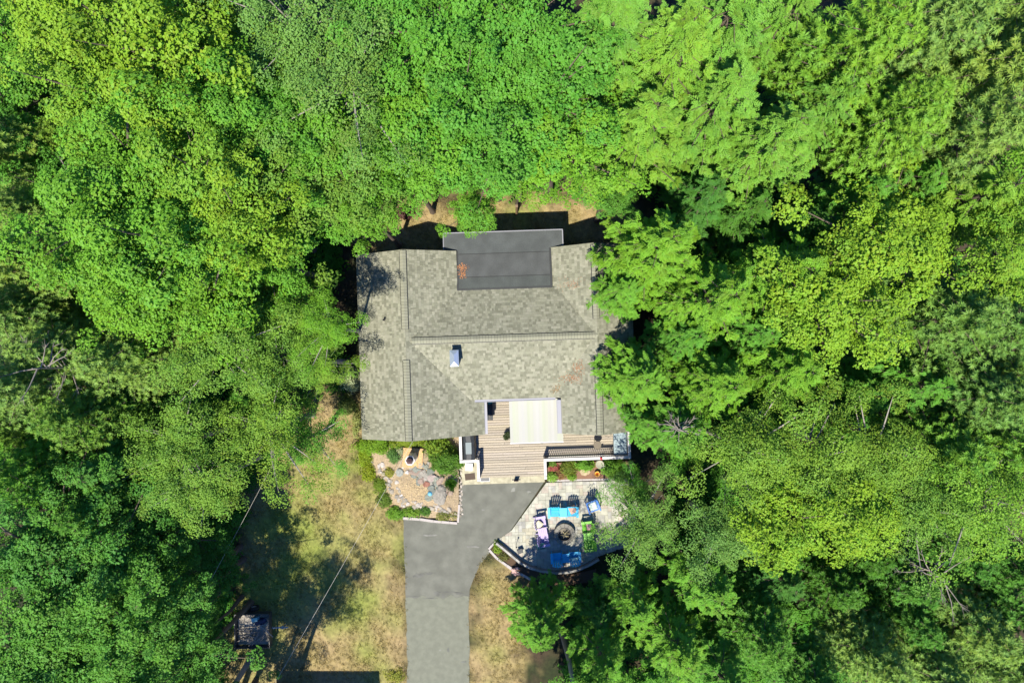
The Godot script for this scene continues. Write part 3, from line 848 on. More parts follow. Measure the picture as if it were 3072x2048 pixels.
	for k in tabs.size():
		var t: Array = tabs[k]
		var p: Array = t[0]
		var mb: MB = MB.new() if single.has(k) else many
		var c: Color = t[5] * rr(0.92, 1.08)
		var corner := func(a: float, d: float, up: float) -> Vector3:
			var x: float = a if p[2] else d
			var z: float = d if p[2] else a
			return Vector3(x, (p[1] as Callable).call(x, z) + up, z)
		var a0: Vector3 = corner.call(t[1], t[3], t[6])
		var a1: Vector3 = corner.call(t[2], t[3], t[6])
		var b1: Vector3 = corner.call(t[2], t[4], 0.002)
		var b0: Vector3 = corner.call(t[1], t[4], 0.002)
		var f0: Vector3 = corner.call(t[1], t[3], -0.012)
		var f1: Vector3 = corner.call(t[2], t[3], -0.012)
		if (a1 - a0).cross(b1 - a0).y < 0:
			mb.quad(a0, b0, b1, a1, c)
		else:
			mb.quad(a0, a1, b1, b0, c)
		mb.quad(f0, f1, a1, a0, c)
		mb.tri(f0, a0, b0, c); mb.tri(f1, b1, a1, c)
		if single.has(k): part("shingle", mb.done(), M["shingle"], rf)
	part("shingles", many.done(), M["shingle"], rf).set_meta("kind", "stuff")
	# ridge caps, each shingle folded over the ridge
	for q in [[false, WR, -4.5, -0.75, 4.1, 0.553, 0.46], [false, WR, 0.72, 4.58, 4.1, 0.553, 0.46], [true, CR, -4.78, 4.12, 4.02, 0.43, 0.42], [false, ER, -4.5, -0.95, 4.05, 0.6, 0.6], [false, ER, 0.8, 4.58, 4.05, 0.6, 0.6]]:
		var n := int((q[3] - q[2]) / 0.14)
		var vent := MB.new()
		for side in [-1.0, 1.0]:
			var sl: float = q[5] if side < 0 else q[6]
			var e0 := func(a: float, d: float, y: float) -> Vector3:
				return Vector3(a, q[4] + y, q[1] + d) if q[0] else Vector3(q[1] + d, q[4] + y, a)
			var w0 := 0.182
			vent.quad(e0.call(q[2], 0, 0.03), e0.call(q[3], 0, 0.03), e0.call(q[3], side * w0, 0.022 - sl * w0), e0.call(q[2], side * w0, 0.022 - sl * w0), Color(0.018, 0.018, 0.016))
		part("ridge_vent", vent.done(), M["painted"], rf)
		for k in n:
			var s: float = q[2] + (q[3] - q[2]) * k / n
			var e: float = q[2] + (q[3] - q[2]) * (k + 1) / n - 0.009
			var mb := MB.new()
			var half := 0.15
			var c: Color = tones[rng.randi() % 2] * rr(0.95, 1.05)
			var pt := func(a: float, d: float, y: float) -> Vector3:
				return Vector3(a, q[4] + y, q[1] + d) if q[0] else Vector3(q[1] + d, q[4] + y, a)
			for side in [-1.0, 1.0]:
				var sl: float = q[5] if side < 0 else q[6]
				var r0: Vector3 = pt.call(s, 0, 0.07)
				var r1: Vector3 = pt.call(e, 0, 0.055)
				var l0: Vector3 = pt.call(s, side * half, 0.06 - sl * half)
				var l1: Vector3 = pt.call(e, side * half, 0.045 - sl * half)
				var dn := Vector3(0, -0.045, 0)
				mb.quad(r0, r1, l1, l0, c); mb.quad(l0, l1, l1 + dn, l0 + dn, c)
				mb.quad(r0, l0, l0 + dn, r0 + dn, c)
				mb.quad(r1, l1, l1 + dn, r1 + dn, c)
			part("ridge_cap", mb.done(), M["shingle"], rf)
	# gutters and edge trim
	var gut := func(a: Vector3, b: Vector3, width: float) -> void:
		var mb := MB.new()
		mb.bar(a, b, width, 0.1)
		var d := (b - a).normalized()
		var s := d.cross(Vector3.UP) * (width * 0.5)
		mb.bar(a + s + Vector3(0, 0.06, 0), b + s + Vector3(0, 0.06, 0), 0.02, 0.05)
		mb.bar(a - s + Vector3(0, 0.06, 0), b - s + Vector3(0, 0.06, 0), 0.02, 0.05)
		part("gutter", mb.done(), M["gutter"], rf)
	gut.call(Vector3(-1.43, 2.36, 2.9), Vector3(-1.43, 2.36, 4.58), 0.12)
	gut.call(Vector3(2.2, 2.9, 2.95), Vector3(2.2, 2.9, 4.6), 0.2)
	gut.call(Vector3(-1.95, 2.66, 2.9), Vector3(2.06, 2.66, 2.9), 0.1)
	# flat roof at the back
	var fr := part("flat_roof", func_slab([[-2.62, -2.6], [2.07, -2.6], [2.07, -4.6], [2.67, -4.6], [2.67, -5.45], [-3.22, -5.45], [-3.22, -4.6], [-2.62, -4.6]], -0.02, -0.24), M["painted"], o)
	for q in [[[[-2.62, -2.58], [2.07, -2.58], [2.07, -3.25], [-2.62, -3.25]], 0.012, 0.94], [[[-2.62, -3.2], [2.07, -3.2], [2.07, -4.4], [-2.62, -4.4]], 0.006, 1.08], [[[-2.62, -4.35], [2.07, -4.35], [2.07, -4.6], [2.65, -4.6], [2.65, -5.43], [-3.2, -5.43], [-3.2, -4.6], [-2.62, -4.6]], 0.0, 1.2]]:
		var mb := MB.new()
		mb.slab(pv(q[0]), h_flat, q[1] - 0.006, q[1] - 0.02, Color(0.062, 0.071, 0.07) * q[2])
		part("membrane_sheet", mb.done(), M["membrane"], fr)
	for q in [[-2.6, -3.22, 2.05, -3.22, 0.035], [-2.6, -4.37, 2.05, -4.37, 0.02], [-2.6, -2.63, 2.05, -2.63, 0.09], [-2.58, -2.66, -2.58, -4.55, 0.1], [2.03, -2.66, 2.03, -4.55, 0.1]]:
		var mb := MB.new()
		mb.bar(Vector3(q[0], h_flat(0, q[1]) + 0.008, q[1]), Vector3(q[2], h_flat(0, q[3]) + 0.008, q[3]), q[4], 0.018, Color(0.034, 0.038, 0.039))
		part("seam_strip", mb.done(), M["membrane"], fr)
	for q in [[-3.23, -5.46, 2.68, -5.46], [-3.23, -5.44, -3.23, -4.62], [2.68, -5.44, 2.68, -4.62]]:
		var mb := MB.new()
		mb.bar(Vector3(q[0], h_flat(0, q[1]) - 0.03, q[1]), Vector3(q[2], h_flat(0, q[3]) - 0.03, q[3]), 0.035, 0.1)
		part("drip_edge", mb.done(), M["gutter"], fr)
	vents(o)
	# chimney with a hipped metal cap
	var ch := MB.new()
	ch.box(Vector3(-2.75, 3.75, 0.7), Vector3(0.34, 1.3, 0.68))
	var chimney := part("chimney", ch.done(), M["trim_white"], o)
	var cap := MB.new()
	var y := 4.42
	var a := Vector3(-2.96, y, 0.31)
	var b := Vector3(-2.54, y, 0.31)
	var c2 := Vector3(-2.54, y, 1.09)
	var d := Vector3(-2.96, y, 1.09)
	var r1 := Vector3(-2.75, y + 0.11, 0.55)
	var r2 := Vector3(-2.75, y + 0.11, 0.85)
	cap.tri(a, r1, b); cap.quad(b, r1, r2, c2); cap.tri(c2, r2, d); cap.quad(d, r2, r1, a)
	cap.box(Vector3(-2.75, y - 0.03, 0.7), Vector3(0.42, 0.06, 0.78))
	part("cap", cap.done(), M["metal_cap"], chimney)
	var fl := MB.new()
	fl.box(Vector3(-2.75, 3.62, 0.7), Vector3(0.52, 0.03, 0.92), Basis(Vector3.RIGHT, 0.398))
	part("flashing", fl.done(), M["gutter"], chimney)
func vents(o: Node3D) -> void:
	var p := Vector3(-6.15, h_ww(-6.15, 0), -1.25)
	var m := MB.new()
	m.lathe(p, [Vector2(0.055, -0.1), Vector2(0.05, 0.26), Vector2(0.035, 0.26), Vector2(0.03, 0.1)], 12, Color(0.03, 0.03, 0.03))
	part("vent_pipe", m.done(), M["painted"], o)
func func_slab(list: Array, top: float, under: float) -> ArrayMesh:
	var m := MB.new()
	m.slab(pv(list), h_flat, top, under, Color(0.3, 0.3, 0.31))
	return m.done()
func litter(called: String, label: String, mid: Vector3, spread: Vector2, count: int, hue: Color, lift: Callable, turn := TURN) -> void:
	# fallen needles and leaves, a drift of small flat pieces
	var m := MB.new()
	for k in count:
		var x := mid.x + rng.randfn(0, 0.5) * spread.x
		var z := mid.z + rng.randfn(0, 0.5) * spread.y
		var a := rr(0, TAU)
		var dv := Vector3(cos(a), rr(0.0, 0.25), sin(a)).normalized()
		m.leaf(Vector3(x, lift.call(x, z) + rr(0.018, 0.04), z), dv, dv.cross(Vector3.UP).normalized(), rr(0.03, 0.075), 0.014, Vector3(0, 0.004, 0), hue * rr(0.7, 1.3))
	var o := solo(called, m.done(), M["cloth"], label, "leaf litter")
	o.rotation.y = turn
	o.set_meta("kind", "stuff")

# ---------------------------------------------------------------- deck
func build_deck() -> void:
	var o := thing("deck", "sand coloured plank deck in front of the house", "deck", Vector3.ZERO, TURN)
	var frame := MB.new()
	frame.prism(pv([[-1.9, 2.55], [2.6, 2.55], [2.6, 4.7], [5.88, 4.7], [5.88, 6.14], [1.5, 6.14], [1.5, 7.12], [-1.92, 7.12], [-1.92, 6.14], [-2.84, 6.14], [-2.84, 4.7], [-1.9, 4.7]]), 0.0, 0.29)
	part("frame", frame.done(), M["cover_black"], o)
	var z := 2.56
	while z < 7.12:
		var lo := -1.9
		var hi := 2.6
		if z > 4.68 and z < 6.1:
			lo = -2.85; hi = 5.9
		elif z >= 6.1:
			lo = -1.93; hi = 1.52
		var x := lo
		while x < hi - 0.05:
			var e := minf(x + rr(1.8, 4.8), hi)
			if hi - e < 0.7: e = hi
			var m := MB.new()
			var t := rr(0.86, 1.1)
			m.box(Vector3((x + e) * 0.5, 0.32 + rr(-0.002, 0.002), z + 0.064), Vector3(e - x - 0.008, 0.05, 0.112), Basis(), Color(0.385 * t, 0.34 * t, 0.27 * t * rr(0.95, 1.05)))
			part("plank", m.done(), M["board"], o)
			x = e
		z += 0.1325
	# concrete landing
	var land := thing("landing", "cream concrete landing strip at the foot of the deck", "landing", Vector3.ZERO, TURN)
	for q in [[-2.92, 6.2, -1.98, 7.43], [-1.97, 7.16, -0.32, 7.43], [-0.31, 7.16, 0.72, 7.43], [0.73, 7.16, 1.5, 7.43]]:
		var m := MB.new()
		m.prism(pv([[q[0], q[1]], [q[2], q[1]], [q[2], q[3]], [q[0], q[3]]]), -0.05, 0.15)
		part("slab", m.done(), M["concrete"], land)
	var lip := MB.new()
	lip.box(Vector3(-0.7, 0.055, 7.5), Vector3(4.4, 0.11, 0.12))
	part("kerb", lip.done(), M["concrete"], land)
	railing("white deck railing along the flower bed", [[1.5, 7.1], [1.5, 6.18], [5.88, 6.18], [5.88, 4.72]])
	railing("white deck railing round the covered grill", [[-2.84, 4.75], [-2.84, 6.12], [-1.96, 6.12], [-1.96, 7.1]])
	awning()
func railing(label: String, line: Array) -> void:
	var o := thing("deck_railing", label, "railing", Vector3.ZERO, TURN)
	var top := 1.28
	for i in line.size():
		var m := MB.new()
		m.box(Vector3(line[i][0], 0.345 + 0.48, line[i][1]), Vector3(0.1, 0.96, 0.1))
		m.box(Vector3(line[i][0], 1.33, line[i][1]), Vector3(0.13, 0.03, 0.13))
		part("post", m.done(), M["trim_white"], o)
	for i in line.size() - 1:
		var a := Vector3(line[i][0], 0, line[i][1])
		var b := Vector3(line[i + 1][0], 0, line[i + 1][1])
		var d := (b - a).normalized()
		var cap := MB.new()
		cap.bar(a + d * 0.06 + Vector3(0, top, 0), b - d * 0.06 + Vector3(0, top, 0), 0.14, 0.045)
		part("cap_rail", cap.done(), M["trim_white"], o)
		var low := MB.new()
		low.bar(a + d * 0.05 + Vector3(0, 0.45, 0), b - d * 0.05 + Vector3(0, 0.45, 0), 0.045, 0.08)
		part("bottom_rail", low.done(), M["trim_white"], o)
		var n := int(a.distance_to(b) / 0.1)
		for k in range(1, n):
			var p := a.lerp(b, float(k) / n)
			var m := MB.new()
			m.box(p + Vector3(0, 0.86, 0), Vector3(0.036, 0.8, 0.036))
			part("baluster", m.done(), M["trim_white"], o)
func awning() -> void:
	var o := thing("awning", "cream striped fabric awning over the deck", "awning", Vector3.ZERO, TURN)
	var m := MB.new()
	var nx := 54
	var nz := 12
	var stripe := [Color(0.33, 0.34, 0.305), Color(0.335, 0.34, 0.31), Color(0.325, 0.345, 0.275), Color(0.34, 0.345, 0.325), Color(0.33, 0.345, 0.29)]
	var pt := func(i: int, j: int) -> Vector3:
		var x := -0.25 + 2.67 * i / nx
		var f := float(j) / nz
		return Vector3(x, 2.52 - 0.3 * f - sin(f * PI) * 0.05 + sin(x * 5.2) * 0.012 * sin(f * PI) + sin(x * 23.0) * 0.004, 2.92 + 2.2 * f)
	for i in nx:
		var c: Color = stripe[int(i / 3.0) * 7 % 5]
		for j in nz:
			m.quad(pt.call(i, j + 1), pt.call(i + 1, j + 1), pt.call(i + 1, j), pt.call(i, j), c)
	for i in nx:
		var c: Color = stripe[int(i / 3.0) * 7 % 5]
		var a: Vector3 = pt.call(i, nz)
		var b: Vector3 = pt.call(i + 1, nz)
		m.quad(a + Vector3(0, -0.16, 0.01), b + Vector3(0, -0.16, 0.01), b, a, c)
	part("fabric", m.done(), M["awning"], o)
	var bar := MB.new()
	bar.bar(Vector3(-0.27, 2.2, 5.13), Vector3(2.43, 2.2, 5.13), 0.05, 0.05)
	part("front_bar", bar.done(), M["trim_white"], o)
	var box := MB.new()
	box.bar(Vector3(-0.27, 2.5, 2.85), Vector3(2.1, 2.5, 2.85), 0.12, 0.12)
	part("housing", box.done(), M["trim_white"], o)
	for x in [-0.1, 2.2]:
		var arm := MB.new()
		arm.tube([Vector3(x, 2.35, 2.85), Vector3(x + 0.5 * (1 if x < 0 else -1), 2.25, 4.0), Vector3(x, 2.16, 5.1)], [0.022, 0.022, 0.022], 6)
		part("arm", arm.done(), M["gutter"], o)
	for x in [-0.2, 2.36]:
		var leg := MB.new()
		leg.box(Vector3(x, 1.26, 5.13), Vector3(0.045, 1.83, 0.045))
		part("leg", leg.done(), M["trim_white"], o)

# ---------------------------------------------------------------- things
func rock(size: Vector3, c: Color) -> ArrayMesh:
	var m := MB.new()
	var s0 := rr(0, 900)
	var rows := 5
	var cols := 8
	var pt := func(i: int, j: int) -> Vector3:
		var t := PI * i / rows
		var a := TAU * (j % cols) / cols
		var d := Vector3(sin(t) * cos(a), cos(t), sin(t) * sin(a))
		var k := 1.0 + noise.get_noise_3d(d.x * 55.0 + s0, d.y * 55.0, d.z * 55.0 + s0) * 0.75
		var p := d * k
		p.y = clampf(p.y, -0.6, 0.62)
		return p * size
	for i in rows:
		for j in cols:
			m.quad(pt.call(i, j), pt.call(i, j + 1), pt.call(i + 1, j + 1), pt.call(i + 1, j), c)
	return m.done()
func shrub(called: String, label: String, category: String, u: float, w: float, rx: float, rz: float, h: float, tint: Color, kind := "shrub", dens := 1.0, base := 0.0, group := "") -> Node3D:
	var p := at(u, w, base + h * 0.5)
	var o := thing(called, label, category, Vector3(p.x, base, p.z), 0.0, group)
	var where := []
	var tints := []
	for k in int((rx * rz * 4.0 + (rx + rz) * h * 2.0) * 60.0 * dens) + 12:
		var a := rr(0, TAU)
		var yy := rr(0.0, 1.0)
		var q := sqrt(1.0 - yy * yy)
		var n := Vector3(cos(a) * q, yy, sin(a) * q)
		var lump := 1.0 + noise.get_noise_3d(n.x * 75.0 + u, n.y * 75.0, n.z * 75.0 + w) * 1.1
		var pos := n * Vector3(rx, h, rz) * lump * rr(0.82, 1.02)
		var up := (n * 0.8 + Vector3.UP * 0.6).normalized()
		var x := up.cross(Vector3(cos(k), 0, sin(k))).normalized()
		where.append(Transform3D(Basis(x, up, x.cross(up)).scaled_local(Vector3.ONE * rr(0.8, 1.3)), pos))
	var stems := MB.new()
	for k in 7:
		var a := TAU * k / 7
		stems.tube([Vector3(0, -0.03, 0), Vector3(cos(a) * rx * 0.3, h * 0.4, sin(a) * rz * 0.3), Vector3(cos(a) * rx * 0.7, h * 0.7, sin(a) * rz * 0.7)], [0.018, 0.012, 0.004], 4)
	part("stem", stems.done(), M["bark"], o)
	leafy("%s_leaf" % o.name, tint, 0.6)
	part("foliage", gathered(kind, where), M["%s_leaf" % o.name], o)
	return o
func build_garden() -> void:
	# bed with rocks
	var poly := flat([[1086, 1318], [1376, 1310], [1380, 1400], [1380, 1450], [1376, 1562], [1300, 1556], [1212, 1548], [1155, 1482], [1112, 1395]])
	var g := thing("rock_garden", "rock garden bed of tan soil and grey stones left of the driveway", "rock garden")
	var m := MB.new()
	var bb := Rect2(poly[0], Vector2.ZERO)
	for p in poly: bb = bb.expand(p)
	var st := 0.14
	var hgt := func(x: float, z: float) -> float:
		var d := 9.0
		var p := Vector2(x, z)
		for k in poly.size(): d = minf(d, p.distance_to(Geometry2D.get_closest_point_to_segment(p, poly[k], poly[(k + 1) % poly.size()])))
		var inside := 1.0 if Geometry2D.is_point_in_polygon(p, poly) else -1.0
		return clampf(d * inside, -0.3, 1.0) * 0.28 + noise.get_noise_2d(x * 70.0, z * 70.0) * 0.07 + 0.01
	var nx := int(bb.size.x / st) + 1
	var nz := int(bb.size.y / st) + 1
	for j in nz:
		for i in nx:
			var x := bb.position.x + i * st
			var z := bb.position.y + j * st
			if not Geometry2D.is_point_in_polygon(Vector2(x + st * 0.5, z + st * 0.5), poly): continue
			m.quad(Vector3(x, hgt.call(x, z + st), z + st), Vector3(x + st, hgt.call(x + st, z + st), z + st), Vector3(x + st, hgt.call(x + st, z), z), Vector3(x, hgt.call(x, z), z))
	part("soil", m.done(), M["soil"], g)
	var tone := [Color(0.27, 0.29, 0.24), Color(0.33, 0.31, 0.27), Color(0.22, 0.245, 0.215), Color(0.35, 0.27, 0.22), Color(0.42, 0.39, 0.32)]
	var put := func(u: float, w: float, s: float, flatness: float, c: Color) -> void:
		var p := at(u, w, 0.2)
		p.y = hgt.call(p.x, p.z) + s * flatness * 0.18
		part("stone", rock(Vector3(s * rr(0.8, 1.3), s * flatness, s * rr(0.7, 1.1)), c * rr(0.85, 1.12)), M["stone"], g, p, Basis(Vector3.UP, rr(0, TAU)))
	# the stony tongue from the platform down to the drive
	for k in 70:
		var f := rng.randf()
		var mid := Vector2(1265, 1395).lerp(Vector2(1330, 1485), f)
		var q := mid + Vector2(rr(-42, 24), rr(-16, 16))
		put.call(q.x, q.y, rr(0.1, 0.24), rr(0.5, 0.8), tone[rng.randi() % 4])
	put.call(1322, 1487, 0.36, 0.6, tone[1])
	put.call(1298, 1432, 0.26, 0.7, Color(0.36, 0.30, 0.28))
	put.call(1282, 1450, 0.2, 0.7, Color(0.36, 0.17, 0.12))
	put.call(1275, 1430, 0.24, 0.6, tone[1])
	put.call(1200, 1415, 0.22, 0.5, Color(0.33, 0.35, 0.32))
	put.call(1305, 1435, 0.22, 0.7, tone[0])
	for k in 95:
		var side := rng.randf()
		var q := Vector2(1125, 1380).lerp(Vector2(1200, 1500), side) + Vector2(rr(-14, 22), rr(-16, 16))
		if rng.randf() < 0.5: q = Vector2(1200, 1505).lerp(Vector2(1370, 1545), rng.randf()) + Vector2(rr(-8, 8), rr(-14, 12))
		put.call(q.x, q.y, rr(0.05, 0.13), rr(0.6, 0.9), [Color(0.42, 0.38, 0.31), Color(0.5, 0.46, 0.42), Color(0.30, 0.28, 0.24)][rng.randi() % 3])
	for k in 34:
		put.call(1383 + rr(-5, 4), 1402 + k * 4.6, rr(0.05, 0.085), 0.8, [Color(0.46, 0.41, 0.34), Color(0.55, 0.5, 0.45), Color(0.3, 0.27, 0.22)][k % 3])
	for q in [[1222, 1415, 0.12], [1203, 1488, 0.11], [1210, 1400, 0.07]]:
		put.call(q[0], q[1], q[2], 0.8, Color(0.72, 0.70, 0.68))
	# dry needle straw over the bare soil
	var pine := at(1250, 1470, 0.2)
	litter("straw_mulch", "dry tan straw strewn over the rock garden", pine, Vector2(1.5, 0.75), 1500, Color(0.6, 0.47, 0.27), hgt, 0.0)
	# shrubs
	shrub("shrub", "yellow-green hedge shrub at the house corner by the lawn", "shrub", 1122, 1336, 0.8, 0.4, 0.7, Color(0.16, 0.30, 0.02), "shrub", 1.1, 0.1)
	shrub("shrub", "long low yellow-green shrub behind the toy lighthouse", "shrub", 1232, 1324, 0.85, 0.24, 0.7, Color(0.19, 0.27, 0.02), "shrub", 1.1, 0.15)
	shrub("shrub", "upright lime shrub between lighthouse and deck railing", "shrub", 1312, 1336, 0.55, 0.42, 0.8, Color(0.17, 0.28, 0.03), "yew", 1.2, 0.2)
	shrub("shrub", "large round dark green shrub beside the grill railing", "shrub", 1334, 1383, 0.75, 0.6, 0.85, Color(0.085, 0.20, 0.02), "shrub", 1.3, 0.2)
	var og := at(1352, 1453, 0.3)
	var ograss := thing("ornamental_grass", "tuft of green ornamental grass beside the driveway", "plant", Vector3(og.x, 0.15, og.z))
	var gm := MB.new()
	for k in 900:
		var a := rr(0, TAU)
		var d := Vector3(cos(a) * rr(0.1, 0.9), 1, sin(a) * rr(0.1, 0.9)).normalized()
		gm.leaf(Vector3(cos(a), 0, sin(a)) * rr(0, 0.2), d, d.cross(Vector3(rr(-1, 1), 0.2, rr(-1, 1))).normalized(), rr(0.25, 0.5), 0.012, Vector3.ZERO, tinted(Color(0.09, 0.24, 0.03), 0.25))
	part("foliage", gm.done(), M["blade"], ograss)
	shrub("hosta", "leafy blue-green perennial left of the toy lighthouse", "plant", 1182, 1368, 0.32, 0.3, 0.35, Color(0.12, 0.26, 0.07), "shrub", 1.0, 0.15)
	shrub("perennial", "small yellow flowering clump on the garden slope", "plant", 1168, 1418, 0.2, 0.17, 0.2, Color(0.3, 0.32, 0.06), "shrub", 1.0, 0.15)
	shrub("perennial", "white-flecked plant by the stones near the house corner", "plant", 1200, 1352, 0.2, 0.14, 0.28, Color(0.32, 0.38, 0.24), "shrub", 0.9, 0.15)
	for q in [[1095, 1375, 0.3, 0.45, "upper", Color(0.22, 0.33, 0.02)], [1105, 1420, 0.3, 0.4, "second", Color(0.25, 0.33, 0.02)], [1140, 1455, 0.3, 0.36, "third", Color(0.17, 0.27, 0.03)], [1152, 1500, 0.32, 0.36, "fourth", Color(0.13, 0.22, 0.03)], [1186, 1540, 0.42, 0.28, "lowest", Color(0.15, 0.32, 0.03)]]:
		shrub("ground_cover", "yellow-green weedy ground cover between lawn and rocks, %s patch" % q[4], "plant", q[0], q[1], q[2], q[3], 0.22, q[5], "shrub", 0.9, 0.02)
	shrub("ground_cover", "green creeping plants behind the white kerb", "plant", 1240, 1535, 0.45, 0.2, 0.2, Color(0.15, 0.30, 0.03), "shrub", 0.9, 0.1)
	shrub("ground_cover", "dark low plants behind the kerb corner at the driveway", "plant", 1275, 1533, 0.25, 0.2, 0.2, Color(0.08, 0.2, 0.03), "shrub", 0.8, 0.1)
	shrub("ground_cover", "sparse olive seedlings in the kerb corner", "plant", 1335, 1548, 0.45, 0.18, 0.13, Color(0.22, 0.25, 0.06), "shrub", 0.35, 0.08)
	# plants at the west wall and lawn foot
	shrub("hydrangea", "white flowering bush at the left wall of the house", "shrub", 1052, 1140, 0.42, 0.55, 1.1, Color(0.42, 0.5, 0.3), "shrub", 0.8)
	shrub("shrub", "low brownish green bush by the left house wall", "shrub", 1040, 1220, 0.4, 0.45, 0.7, Color(0.14, 0.2, 0.05), "shrub", 0.7)
	shrub("shrub", "ragged weeds along the left house corner", "plant", 1070, 1270, 0.16, 0.6, 0.3, Color(0.28, 0.32, 0.1), "shrub", 0.6)
	shrub("shrub", "dusky red-leaved shrub on the bare strip behind the house", "shrub", 1215, 638, 0.35, 0.3, 0.6, Color(0.12, 0.06, 0.05), "shrub", 0.8)
	shrub("seedlings", "straggling weeds beside the drive at the bottom edge", "plant", 1185, 2030, 0.5, 0.35, 0.2, Color(0.27, 0.3, 0.05), "shrub", 0.35)
	lighthouse()
	# blue glazed ball
	var b := at(1290, 1480, 0.35)
	var ball := thing("gazing_ball", "blue glazed garden ball with pale streaks among the rocks", "ornament", Vector3(b.x, 0.2, b.z))
	var bm := MB.new()
	bm.lathe(Vector3.ZERO, [Vector2(0.001, 0.3), Vector2(0.07, 0.28), Vector2(0.12, 0.22), Vector2(0.135, 0.15), Vector2(0.11, 0.07), Vector2(0.06, 0.0)], 16, Color(0.12, 0.36, 0.5))
	part("ball", bm.done(), M["painted"], ball)
	var foot := MB.new()
	foot.lathe(Vector3.ZERO, [Vector2(0.05, 0.06), Vector2(0.09, 0.0), Vector2(0.1, -0.12)], 12, Color(0.3, 0.4, 0.42))
	part("foot", foot.done(), M["painted"], ball)
	# flower bed by the patio
	var fb := MB.new()
	fb.prism(flat([[1642, 1388], [1900, 1380], [1900, 1436], [1645, 1440]]), -0.05, 0.09)
	var bed := thing("flower_bed", "flower bed of reddish mulch between railing and patio", "flower bed")
	mat("mulch", Color(0.30, 0.17, 0.11), 1.0, M["soil"].albedo_texture, 0.7, false, 1.5)
	part("mulch", fb.done(), M["mulch"], bed)
	for q in [[1655, 1392, 0.2, 0.12, 0.2, Color(0.14, 0.25, 0.04), "dark green tuft by the railing post in the flower bed", 0.8], [1660, 1403, 0.2, 0.1, 0.18, Color(0.4, 0.12, 0.1), "pink flowering patch near the railing post", 0.7], [1660, 1430, 0.24, 0.16, 0.25, Color(0.2, 0.36, 0.05), "bright green clump in the front corner of the flower bed", 0.9],
		[1683, 1420, 0.2, 0.26, 0.25, Color(0.24, 0.14, 0.06), "russet leaved plant in the flower bed", 0.7], [1705, 1405, 0.35, 0.35, 0.35, Color(0.16, 0.22, 0.03), "olive leafy plant filling the flower bed", 0.9], [1715, 1430, 0.2, 0.12, 0.2, Color(0.18, 0.33, 0.03), "light green tuft at the flower bed kerb", 0.8],
		[1752, 1394, 0.45, 0.2, 0.4, Color(0.14, 0.33, 0.03), "bright green leafy clump behind the round stone", 1.0], [1835, 1400, 0.6, 0.35, 0.6, Color(0.13, 0.3, 0.03), "tall green bush at the shaded end of the flower bed", 1.0], [1868, 1425, 0.45, 0.35, 0.5, Color(0.12, 0.26, 0.05), "green bush at the far right end of the flower bed", 1.0]]:
		shrub("bed_plant", q[6], "plant", q[0], q[1], q[2], q[3], q[4], q[5], "shrub", q[7], 0.08)
	var disc := at(1757, 1415, 0.12)
	solo("garden_stone", rock(Vector3(0.26, 0.06, 0.2), Color(0.5, 0.4, 0.25)), M["stone"], "flat round tan stone in the flower bed", "stone", disc + Vector3(0, 0.0, 0))
	# orange pot with a flower
	var pp := at(1792, 1421, 0.25)
	var pot := thing("flower_pot", "round orange pot with a red centre in the flower bed", "pot", Vector3(pp.x, 0.09, pp.z))
	var pm := MB.new()
	pm.lathe(Vector3.ZERO, [Vector2(0.08, 0.0), Vector2(0.12, 0.17), Vector2(0.15, 0.19), Vector2(0.14, 0.22), Vector2(0.1, 0.2), Vector2(0.05, 0.12), Vector2(0.001, 0.11)], 18, Color(0.62, 0.34, 0.06))
	part("pot", pm.done(), M["painted"], pot)
	var pf := MB.new()
	for k in 14:
		var a := TAU * k / 14
		var d := Vector3(cos(a), 0.4, sin(a)).normalized()
		pf.leaf(Vector3(0, 0.13, 0), d, d.cross(Vector3.UP).normalized(), 0.07, 0.02, Vector3(0, 0.01, 0), Color(0.6, 0.12, 0.02))
	part("flower", pf.done(), M["leaf"], pot)
	# bird bath on a round foot, with a card beside it and a red feeder on the rail
	var bt := at(1799, 1392, 0.5)
	var bath := thing("bird_bath", "round stone bird bath beside the white card in the flower bed", "bird bath", Vector3(bt.x, 0.09, bt.z))
	var bl := MB.new()
	bl.lathe(Vector3.ZERO, [Vector2(0.14, 0.0), Vector2(0.06, 0.08), Vector2(0.05, 0.4), Vector2(0.1, 0.46)], 16, Color(0.36, 0.35, 0.28))
	part("pedestal", bl.done(), M["stone"], bath)
	bl = MB.new()
	bl.lathe(Vector3.ZERO, [Vector2(0.05, 0.44), Vector2(0.21, 0.52), Vector2(0.22, 0.54), Vector2(0.18, 0.53), Vector2(0.08, 0.49), Vector2(0.001, 0.48)], 20, Color(0.4, 0.4, 0.31))
	part("bowl", bl.done(), M["stone"], bath)
	var cd := at(1812, 1400, 0.3)
	var sign_ := thing("garden_card", "small tilted white card on a stake in the flower bed", "card", Vector3(cd.x, 0.07, cd.z), -0.55)
	var sm := MB.new()
	sm.box(Vector3(0, 0.42, 0), Vector3(0.15, 0.012, 0.2), Basis(Vector3.RIGHT, 0.5), Color(0.75, 0.75, 0.73))
	part("card", sm.done(), M["painted"], sign_)
	sm = MB.new()
	sm.box(Vector3(0, 0.2, 0), Vector3(0.02, 0.42, 0.02), Basis(), Color(0.2, 0.2, 0.2))
	part("stake", sm.done(), M["painted"], sign_)
	var fd := house(4.4, 1.3, 6.18)
	var feeder := thing("hummingbird_feeder", "small red feeder on the white railing above the flower bed", "feeder", fd + Vector3(0, 0.002, 0), TURN)
	sm = MB.new()
	sm.lathe(Vector3.ZERO, [Vector2(0.06, 0.0), Vector2(0.065, 0.04), Vector2(0.02, 0.06)], 12, Color(0.6, 0.03, 0.04))
	part("base", sm.done(), M["painted"], feeder)
	sm = MB.new()
